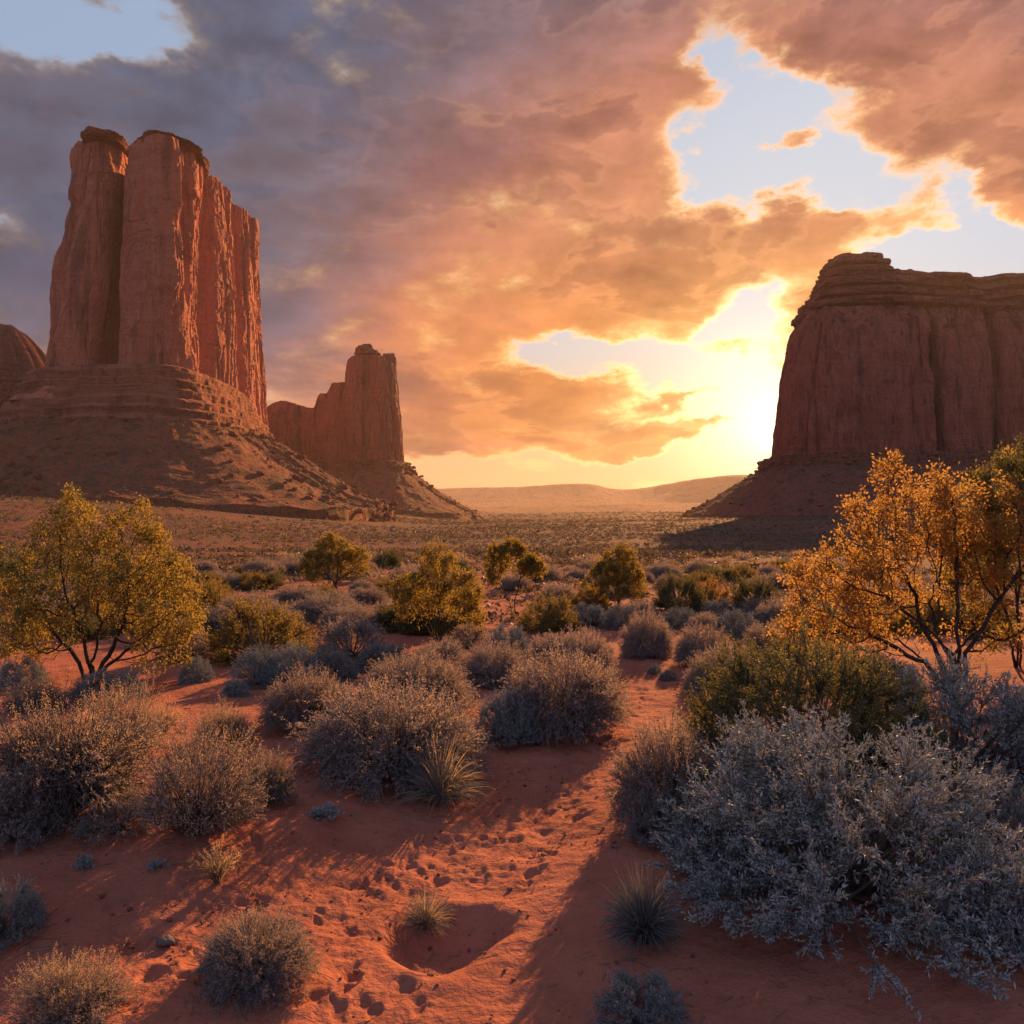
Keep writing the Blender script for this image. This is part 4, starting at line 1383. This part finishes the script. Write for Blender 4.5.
put('bush', 'olive_bush', 590, 606, 40, 24, 'low yellow bush left of the dense rounded olive tree', 'bush', G1)

# ------------------------------------------------------------------ sagebrush in the foreground
S = 'grey sagebrush of the foreground'
put('sagebrush', 'hero', 844, 962, 345, 245, 'largest silver-blue sagebrush with spiky sprigs, right foreground', 'sagebrush', S, deep=0.7)
put('sagebrush', 'silver_b', 1015, 965, 130, 130, 'silver-blue sagebrush cut by the right edge beside the largest one', 'sagebrush', S, deep=0.5)
put('sagebrush', 'silver_b', 722, 880, 110, 96, 'silver sagebrush hugging the left flank of the largest one', 'sagebrush', S, deep=0.6)
put('sagebrush', 'silver_b', 1010, 880, 120, 110, 'silver-blue sagebrush at the right edge behind the largest one', 'sagebrush', S, deep=0.6)
put('sagebrush', 'silver', 965, 815, 210, 158, 'pale blue-grey sagebrush in front of the orange tree trunk', 'sagebrush', S, deep=0.8)
put('sagebrush', 'sage', 672, 836, 116, 118, 'grey sagebrush with straw tips at the left foot of the big green bush', 'sagebrush', S, deep=0.6)
put('sagebrush', 'sage_c', 655, 848, 60, 60, 'low grey sagebrush at the lit edge of the sandy path, right side', 'sagebrush', S)
put('spiky_tuft', 'agave', 645, 958, 96, 96, 'round spiky grey-blue tuft alone on the shaded sand', 'grass tuft')
put('sagebrush', 'silver_b', 641, 1040, 100, 66, 'small silver sagebrush cut by the bottom edge', 'sagebrush', S)
put('sagebrush', 'sage_b', 388, 784, 168, 106, 'wide straw-topped sagebrush left of the path', 'sagebrush', S)
put('spiky_tuft', 'tuft', 440, 815, 104, 84, 'spiky grey tuft in front of the wide straw-topped sagebrush', 'grass tuft')
put('sagebrush', 'sage_b', 563, 738, 126, 90, 'domed sagebrush with glowing tips beside the sandy path', 'sagebrush', S)
put('sagebrush', 'silver', 506, 746, 74, 58, 'small silver sagebrush at the left foot of the glowing domed one', 'sagebrush', S)
put('sagebrush', 'sage', 308, 730, 86, 62, 'round sagebrush with dark shaded side left of the wide straw-topped one', 'sagebrush', S)
put('sagebrush', 'sage_b', 418, 714, 104, 64, 'straw-tipped sagebrush just behind the wide straw-topped one', 'sagebrush', S)
put('sagebrush', 'woody', 62, 842, 205, 150, 'big woody sagebrush with straw seed heads at the left edge', 'sagebrush', S, deep=0.7)
put('sagebrush', 'sage_c', 18, 850, 100, 88, 'shaded grey sagebrush below the big woody one at the left edge', 'sagebrush', S)
put('shrub', 'reed', 196, 852, 130, 118, 'fan-shaped bush with long bare stems and straw tops', 'shrub', S)
put('sagebrush', 'straw', 125, 760, 86, 76, 'straw-coloured sagebrush rising behind the big woody one', 'sagebrush', S)
put('sagebrush', 'sage_c', 118, 842, 76, 50, 'low grey sagebrush between the woody one and the fan-shaped bush', 'sagebrush', S)
put('sagebrush', 'sage', 268, 806, 54, 54, 'small straw-tipped sagebrush right of the fan-shaped bush', 'sagebrush', S)
put('sagebrush', 'sage_b', 255, 992, 104, 80, 'rounded sagebrush on the lit sand in the left foreground', 'sagebrush', S)
put('sagebrush', 'straw', 70, 1036, 122, 78, 'straw-flecked sagebrush cut by the bottom edge at left', 'sagebrush', S)
put('sagebrush', 'silver_b', 8, 946, 76, 66, 'blue-grey sagebrush on shaded sand at the left edge', 'sagebrush', S)
put('dry_grass', 'grass', 217, 894, 58, 52, 'pale dry grass clump with seed heads below the fan-shaped bush', 'grass')
put('grass_tuft', 'tuft', 425, 950, 76, 66, 'straw and grey grass tuft growing in the sand hollow', 'grass tuft')
put('dry_grass', 'grass', 165, 736, 46, 36, 'straw-coloured grass clump below the large left tree', 'grass')
put('shrub', 'straw', 224, 748, 62, 44, 'straw shrub on red sand right of the grass clump', 'shrub')
put('seedling', 'cushion', 84, 872, 20, 20, 'tiny grey seedling on shaded sand, left of the other one', 'seedling')
put('seedling', 'cushion', 156, 871, 18, 12, 'tiny flat grey seedling below the fan-shaped bush', 'seedling')
put('seedling', 'cushion', 325, 821, 32, 18, 'low grey cushion plant on bare sand left of the spiky tuft', 'seedling')
put('seedling', 'silver', 236, 697, 28, 18, 'small round grey shrublet on open red sand', 'shrub')
put('seedling', 'silver', 197, 683, 36, 28, 'grey shrublet right of the large left tree', 'shrub')
put('seedling', 'silver', 655, 674, 16, 11, 'tiny grey shrublet on the path, left of the pair', 'seedling')
put('seedling', 'silver', 668, 681, 20, 13, 'tiny grey shrublet on the path, right of the pair', 'seedling')
put('seedling', 'cushion', 582, 733, 22, 14, 'tiny grey sprig at the foot of the glowing domed sagebrush', 'seedling')

# ------------------------------------------------------------------ sagebrush farther back
S2 = 'grey sagebrush of the middle ground'
rows = [
    ('silver', 258, 688, 60, 44, 'dark grey sagebrush, left one of the cluster below the wide yellow-olive bush'),
    ('silver', 292, 684, 62, 42, 'grey sagebrush in the middle of the cluster below the wide yellow-olive bush'),
    ('silver', 328, 680, 56, 34, 'low grey sagebrush ending the cluster below the wide yellow-olive bush'),
    ('sage_c', 352, 662, 74, 44, 'wide grey sagebrush below the low broad tree, left of the yellow-olive tree'),
    ('silver', 384, 672, 60, 30, 'low grey sagebrush below the stems of the yellow-olive tree'),
    ('sage', 352, 632, 62, 28, 'pinkish sagebrush between the low broad tree and the yellow-olive tree'),
    ('sage', 330, 622, 70, 30, 'pinkish grey sagebrush in front of the flat green bush'),
    ('sage_b', 300, 604, 54, 20, 'pale sagebrush left of the low broad tree foot'),
    ('sage_b', 366, 604, 44, 18, 'pale sagebrush right of the low broad tree foot'),
    ('sage', 392, 622, 40, 24, 'pinkish sagebrush behind the left side of the yellow-olive tree'),
    ('sage_c', 185, 660, 52, 40, 'grey sagebrush tucked under the right side of the large left tree'),
    ('sage', 200, 636, 44, 26, 'pale pinkish sagebrush left of the wide yellow-olive bush'),
    ('sage', 495, 688, 68, 48, 'grey sagebrush with orange tips left of the glowing domed one'),
    ('sage_c', 440, 672, 66, 32, 'low grey sagebrush at the right foot of the yellow-olive tree'),
    ('silver', 508, 660, 48, 38, 'dark grey sagebrush below the thin open-crowned small tree'),
    ('sage', 584, 680, 66, 52, 'large grey sagebrush with lit right flank behind the glowing domed one'),
    ('sage_c', 556, 676, 66, 44, 'grey sagebrush joined to the left of the one with lit right flank'),
    ('sage_b', 604, 688, 24, 22, 'small orange-tipped sagebrush at the left rim of the path'),
    ('silver', 556, 630, 40, 26, 'grey sagebrush in front of the olive bush'),
    ('silver', 588, 628, 44, 26, 'grey sagebrush in front of the low yellow bush'),
    ('silver', 622, 630, 40, 28, 'grey sagebrush in front of the dense rounded olive tree'),
    ('sage', 648, 658, 54, 48, 'round dark sagebrush with glowing orange rim at the head of the path'),
    ('sage', 702, 668, 58, 44, 'round orange-rimmed sagebrush right of the path head'),
    ('sage_b', 730, 694, 76, 52, 'broad orange-tipped sagebrush beside the orange-leaved bush'),
    ('silver', 698, 690, 26, 20, 'small dark sagebrush at the left foot of the broad orange-tipped one'),
    ('silver', 735, 640, 56, 32, 'slate grey sagebrush below the left dark green bush'),
    ('sage', 705, 634, 36, 22, 'pale-tipped sagebrush below the small sunlit orange bush'),
    ('sage', 768, 656, 46, 34, 'orange-rimmed sagebrush left of the orange tree limbs'),
    ('silver', 680, 628, 44, 22, 'slate sagebrush in front of the first dark green bush'),
    ('silver', 720, 616, 42, 18, 'pale grey sagebrush between the dark green bushes'),
    ('silver', 760, 628, 40, 18, 'slate sagebrush in front of the second dark green bush'),
    ('silver', 110, 702, 74, 34, 'dark grey sagebrush at the foot of the large left tree'),
    ('straw', 36, 712, 72, 36, 'straw sagebrush left of the foot of the large left tree'),
    ('silver', 20, 690, 60, 34, 'shaded grey sagebrush under the left limbs of the large left tree'),
    ('silver', 880, 690, 90, 34, 'grey sagebrush under the lowest limb of the orange tree'),
    ('sage', 640, 618, 34, 18, 'grey tussock behind the round dark sagebrush'),
    ('sage_c', 470, 648, 50, 24, 'grey sagebrush right behind the yellow-olive tree'),
]
for key, cx, by, w, h, lab in rows:
    put('sagebrush', key, cx, by, w, h, lab, 'sagebrush', S2)

# ------------------------------------------------------------------ low scrub of the plain
def clump_np(rng, P, R, k=13, leaf=0.6, wide=0.26):
    """rounded tufts at P (n, 3) of radius R (n): k small leaves each"""
    n = len(P)
    d = unit(rng.normal(size=(n, k, 3)))
    d[..., 2] = np.abs(d[..., 2])
    q = P[:, None] + d * (R[:, None, None] * rng.uniform(0.25, 0.85, (n, k, 1))) * np.array([1, 1, 0.75])
    dd = unit(d + rng.normal(size=d.shape) * 0.5)
    LL = np.repeat(R * leaf, k)
    return leaves(q.reshape(-1, 3), dd.reshape(-1, 3), LL, LL * wide / leaf * 1.6, rng)


PM['plain_grey'] = leaf_mat('plain_grey_leaf', (0.10, 0.08, 0.065), (0.18, 0.14, 0.115), (0.20, 0.12, 0.08), 0.2)
PM['plain_olive'] = leaf_mat('plain_olive_leaf', (0.10, 0.08, 0.03), (0.17, 0.12, 0.045), (0.28, 0.17, 0.05), 0.3)
PM['plain_dark'] = leaf_mat('plain_dark_leaf', (0.045, 0.045, 0.03), (0.08, 0.07, 0.045), (0.10, 0.08, 0.03), 0.15)


def scrub():
    rng = np.random.default_rng(77)
    # the nearest ones stand alone
    for i, (body, seeds) in enumerate((('grey', 0.35), ('olive', 0.0), ('silver', 0.15), ('green', 0.0))):
        proto('scrub_%d' % i, sage_parts, 300 + i, sprigs=70, per=16, leaf=0.13, wid=0.045, bare=0.3, twigs=3, seeds=seeds, lump=0.4, body=body, stem_r=0.008)
    labels = ['low grey scrub bush dotting the open plain beyond the trees', 'low olive scrub bush dotting the open plain beyond the trees',
              'low silvery scrub bush dotting the open plain beyond the trees', 'low dark green scrub bush dotting the open plain beyond the trees']
    n, tries = 0, 0
    while n < 130 and tries < 4000:
        tries += 1
        y = math.sqrt(rng.uniform(19 ** 2, 46 ** 2))
        x = rng.uniform(-0.66, 0.66) * y
        if fbm(x * 0.12, y * 0.12, 0, 3, 8) < -0.25:
            continue
        k = int(rng.choice(4, p=(0.55, 0.22, 0.13, 0.10)))
        r = rng.uniform(0.16, 0.42)
        n += 1
        plant('scrub_bush', 'scrub_%d' % k, x, y, r, r * rng.uniform(0.8, 1.3), rng.random() * 6, labels[k], 'scrub bush', 'low scrub bushes on the plain')
    # the dense belt behind the sandy clearing
    belt = ['clumped grey sagebrush in the crowded belt between the trees', 'clumped olive bush in the crowded belt between the trees', 'clumped dark bush in the crowded belt between the trees']
    kinds = ('sage', 'olive_bush', 'dark_bush')
    n = 0
    while n < 165:
        y = 14 + 20 * rng.random() ** 1.4
        x = rng.uniform(-0.62, 0.62) * y
        if path_dist(np.array([x]), np.array([y]))[0] < 1.0 or (y < 19 and abs(x - 2) < 2.5):
            continue
        k = int(rng.choice(3, p=(0.6, 0.22, 0.18)))
        r = rng.uniform(0.35, 0.75)
        n += 1
        plant('sagebrush' if k == 0 else 'bush', kinds[k], x, y, r, r * rng.uniform(0.75, 1.1), rng.random() * 6, belt[k], 'shrub', 'crowded belt of shrubs between the trees')
    sets = {'grey': [], 'olive': [], 'green': []}
    for (r0, r1, cnt, s0, s1) in [(16, 48, 8500, .06, .26), (44, 110, 11000, .14, .50), (110, 260, 13000, .3, .85), (260, 560, 13000, .5, 1.4), (560, 1300, 8000, .9, 2.2), (1300, 3000, 4000, 2.0, 5)]:
        rr = np.sqrt(rng.uniform(r0 ** 2, r1 ** 2, cnt))
        a = rng.uniform(-0.68, 0.68, cnt)
        x, y = rr * np.sin(a), rr * np.cos(a)
        keep = fbm(x / (r0 * 0.22), y / (r0 * 0.35), 0, 4, 21) + 0.5 * rng.normal(size=cnt) * 0.4 > -0.22
        x, y = x[keep], y[keep]
        R = rng.uniform(s0, s1, len(x)) * rng.uniform(0.6, 1.0, len(x))
        P = np.stack([x, y, height(x, y)], -1)
        which = rng.random(len(x))
        for nm, lo, hi in (('grey', 0, .55), ('olive', .55, .82), ('green', .82, 1.01)):
            s = (which >= lo) & (which < hi)
            sets[nm].append(clump_np(rng, P[s], R[s]))
    for nm, mat in (('grey', 'plain_grey'), ('olive', 'plain_olive'), ('green', 'plain_dark')):
        v, f = join(sets[nm])
        tag(link('scrub_cover', mesh_np('scrub_cover', v, f, PM[mat], smooth=False)), kind='stuff')


def rock_blob(rng, n_ring=7, n_az=10, flat=0.7):
    th = np.linspace(0, math.pi, n_ring)
    ph = np.linspace(0, 2 * math.pi, n_az, endpoint=False)
    T, Pp = np.meshgrid(th, ph, indexing='ij')
    V = np.stack([np.sin(T) * np.cos(Pp), np.sin(T) * np.sin(Pp), np.cos(T) * flat], -1)
    s = rng.integers(1000)
    r = 1 + 0.45 * fbm(V[..., 0] * 1.3 + s, V[..., 1] * 1.3, V[..., 2] * 1.3, 3, 5)
    V = V * r[..., None]
    return V.reshape(-1, 3), grid_faces(n_ring, n_az, wrap=True)


def scatter_rocks(points, sizes, rng, kinds=6, n_ring=5, n_az=7):
    blobs = [rock_blob(rng, n_ring, n_az) for _ in range(kinds)]
    which = rng.integers(kinds, size=len(points))
    parts = []
    for k, (v, f) in enumerate(blobs):
        idx = np.where(which == k)[0]
        if not len(idx):
            continue
        a = rng.random(len(idx)) * 6.283
        c, s = np.cos(a)[:, None], np.sin(a)[:, None]
        st = rng.uniform(0.7, 1.4, (len(idx), 1))
        x = (v[None, :, 0] * c - v[None, :, 1] * s * st) * sizes[idx][:, None]
        y = (v[None, :, 0] * s + v[None, :, 1] * c * st) * sizes[idx][:, None]
        z = v[None, :, 2] * sizes[idx][:, None]
        V = np.stack([x, y, z], -1) + points[idx][:, None]
        F = f[None] + (np.arange(len(idx)) * len(v))[:, None, None]
        parts.append((V.reshape(-1, 3), F.reshape(-1, 4)))
    return join(parts)


def talus_litter(root, mats, count, seed, smin=0.45, smax=2.6, side=None):
    """rubble and small scrub lying on a butte's apron"""
    rng = np.random.default_rng(seed)
    tal = [c for c in root.children if c.name.split('.')[0] == 'talus'][0]
    me = tal.data
    co = np.empty(len(me.vertices) * 3, np.float32)
    me.vertices.foreach_get('co', co)
    co = co.reshape(-1, 3).astype(float)
    # only the flank that faces the valley
    ok = co[:, 1] < np.median(co[:, 1]) + 40
    co = co[ok]
    gz = height(co[:, 0] + root.location.x, co[:, 1] + root.location.y)
    co = co[co[:, 2] > gz - 0.5]
    pick = co[rng.integers(len(co), size=count)] + rng.normal(size=(count, 3)) * np.array([1.2, 1.2, 0.05])
    size = smin + (smax - smin) * rng.random(count) ** 5
    v, f = scatter_rocks(pick, size, rng)
    o = link('boulders', mesh_np('boulders', v, f, mats['rock_cap'], smooth=False), root)
    o['kind'] = 'stuff'
    pick = co[rng.integers(len(co), size=count)] + rng.normal(size=(count, 3)) * np.array([1.2, 1.2, 0.05])
    v, f = clump_np(rng, pick, rng.uniform(0.4, 1.1, count), k=10)
    o = link('scrub_specks', mesh_np('scrub_specks', v, f, PM['green'], smooth=False), root)
    o['kind'] = 'stuff'


def foreground_litter():
    rng = np.random.default_rng(5)
    m, N, out = new_mat('pebble_stone')
    rnd = N.new('ShaderNodeNewGeometry').outputs['Random Per Island']
    principled(N, out, N.mix(rnd, (0.16, 0.055, 0.035), (0.30, 0.11, 0.07)), 0.85)
    pts, sz = [], []
    for _ in range(2400):
        y = math.sqrt(rng.uniform(2.2 ** 2, 10 ** 2))
        x = rng.uniform(-0.62, 0.62) * y
        pts.append((x, y))
        sz.append(0.003 + 0.014 * rng.random() ** 4)
    for _ in range(500):
        i = rng.integers(len(PATH) - 1)
        f = rng.random()
        p = np.array(PATH[i]) * (1 - f) + np.array(PATH[i + 1]) * f + rng.normal(size=2) * 0.35
        pts.append(tuple(p))
        sz.append(0.003 + 0.012 * rng.random() ** 3)
    pts = np.array(pts)
    P = np.stack([pts[:, 0], pts[:, 1], height(pts[:, 0], pts[:, 1]) + 0.004], -1)
    v, f = scatter_rocks(P, np.array(sz), rng)
    tag(link('pebbles', mesh_np('pebbles', v, f, m, smooth=False)), kind='stuff')
    # fallen twigs
    n = 1100
    yy = np.sqrt(rng.uniform(2.3 ** 2, 8 ** 2, n))
    xx = rng.uniform(-0.6, 0.6, n) * yy
    feet = [(o.location.x, o.location.y, o.scale.x) for o in COL.objects if o.parent is None and 'label' in o and o.location.y < 9.5 and o.name.split('.')[0] in ('sagebrush', 'bush', 'spiky_tuft', 'grass_tuft', 'dry_grass')]
    for i in range(800):
        fx, fy, fr = feet[i % len(feet)]
        aa, rr_ = rng.random() * 6.283, fr * (0.5 + 0.75 * rng.random())
        xx[i], yy[i] = fx + math.cos(aa) * rr_, fy + math.sin(aa) * rr_
    a = rng.random(n) * 6.283
    L = rng.uniform(0.02, 0.09, n)
    z = height(xx, yy) + 0.006
    d = np.stack([np.cos(a) * L, np.sin(a) * L, rng.uniform(-.004, .012, n)], -1)
    p = np.stack([xx, yy, z], -1)
    C = np.stack([p - d, p + rng.normal(size=(n, 3)) * np.array([.006, .006, .002]), p + d], 1)
    v, f = tubes(C, np.full((n, 3), 0.0018))
    tag(link('fallen_twigs', mesh_np('fallen_twigs', v, f, PM['stem'], smooth=False)), kind='stuff')
    # the one dark stone on the path
    m2, N, out = new_mat('dark_stone')
    Pn = N.new('ShaderNodeTexCoord').outputs['Object']
    nn = N.noise(Pn, 40.0, 5, 0.6)
    principled(N, out, N.mix(nn, (0.07, 0.06, 0.06), (0.16, 0.14, 0.14)), 0.8, bump(N, nn, 0.5, 0.01))
    v, f = rock_blob(rng, 12, 16, 0.6)
    x, y, z = on_ground(166, 944)
    o = link('stone', mesh_np('stone', v * 0.040, f, m2), loc=(x, y, z + 0.012))
    tag(o, 'small dark stone on lit sand left of the rounded sagebrush', 'stone')


scrub()
for i, (r, c) in enumerate(((LEFT, 3600), (SPIRE, 1600), (RIGHT, 3000))):
    talus_litter(r, MATS, c, 500 + i)
foreground_litter()
build_haze()
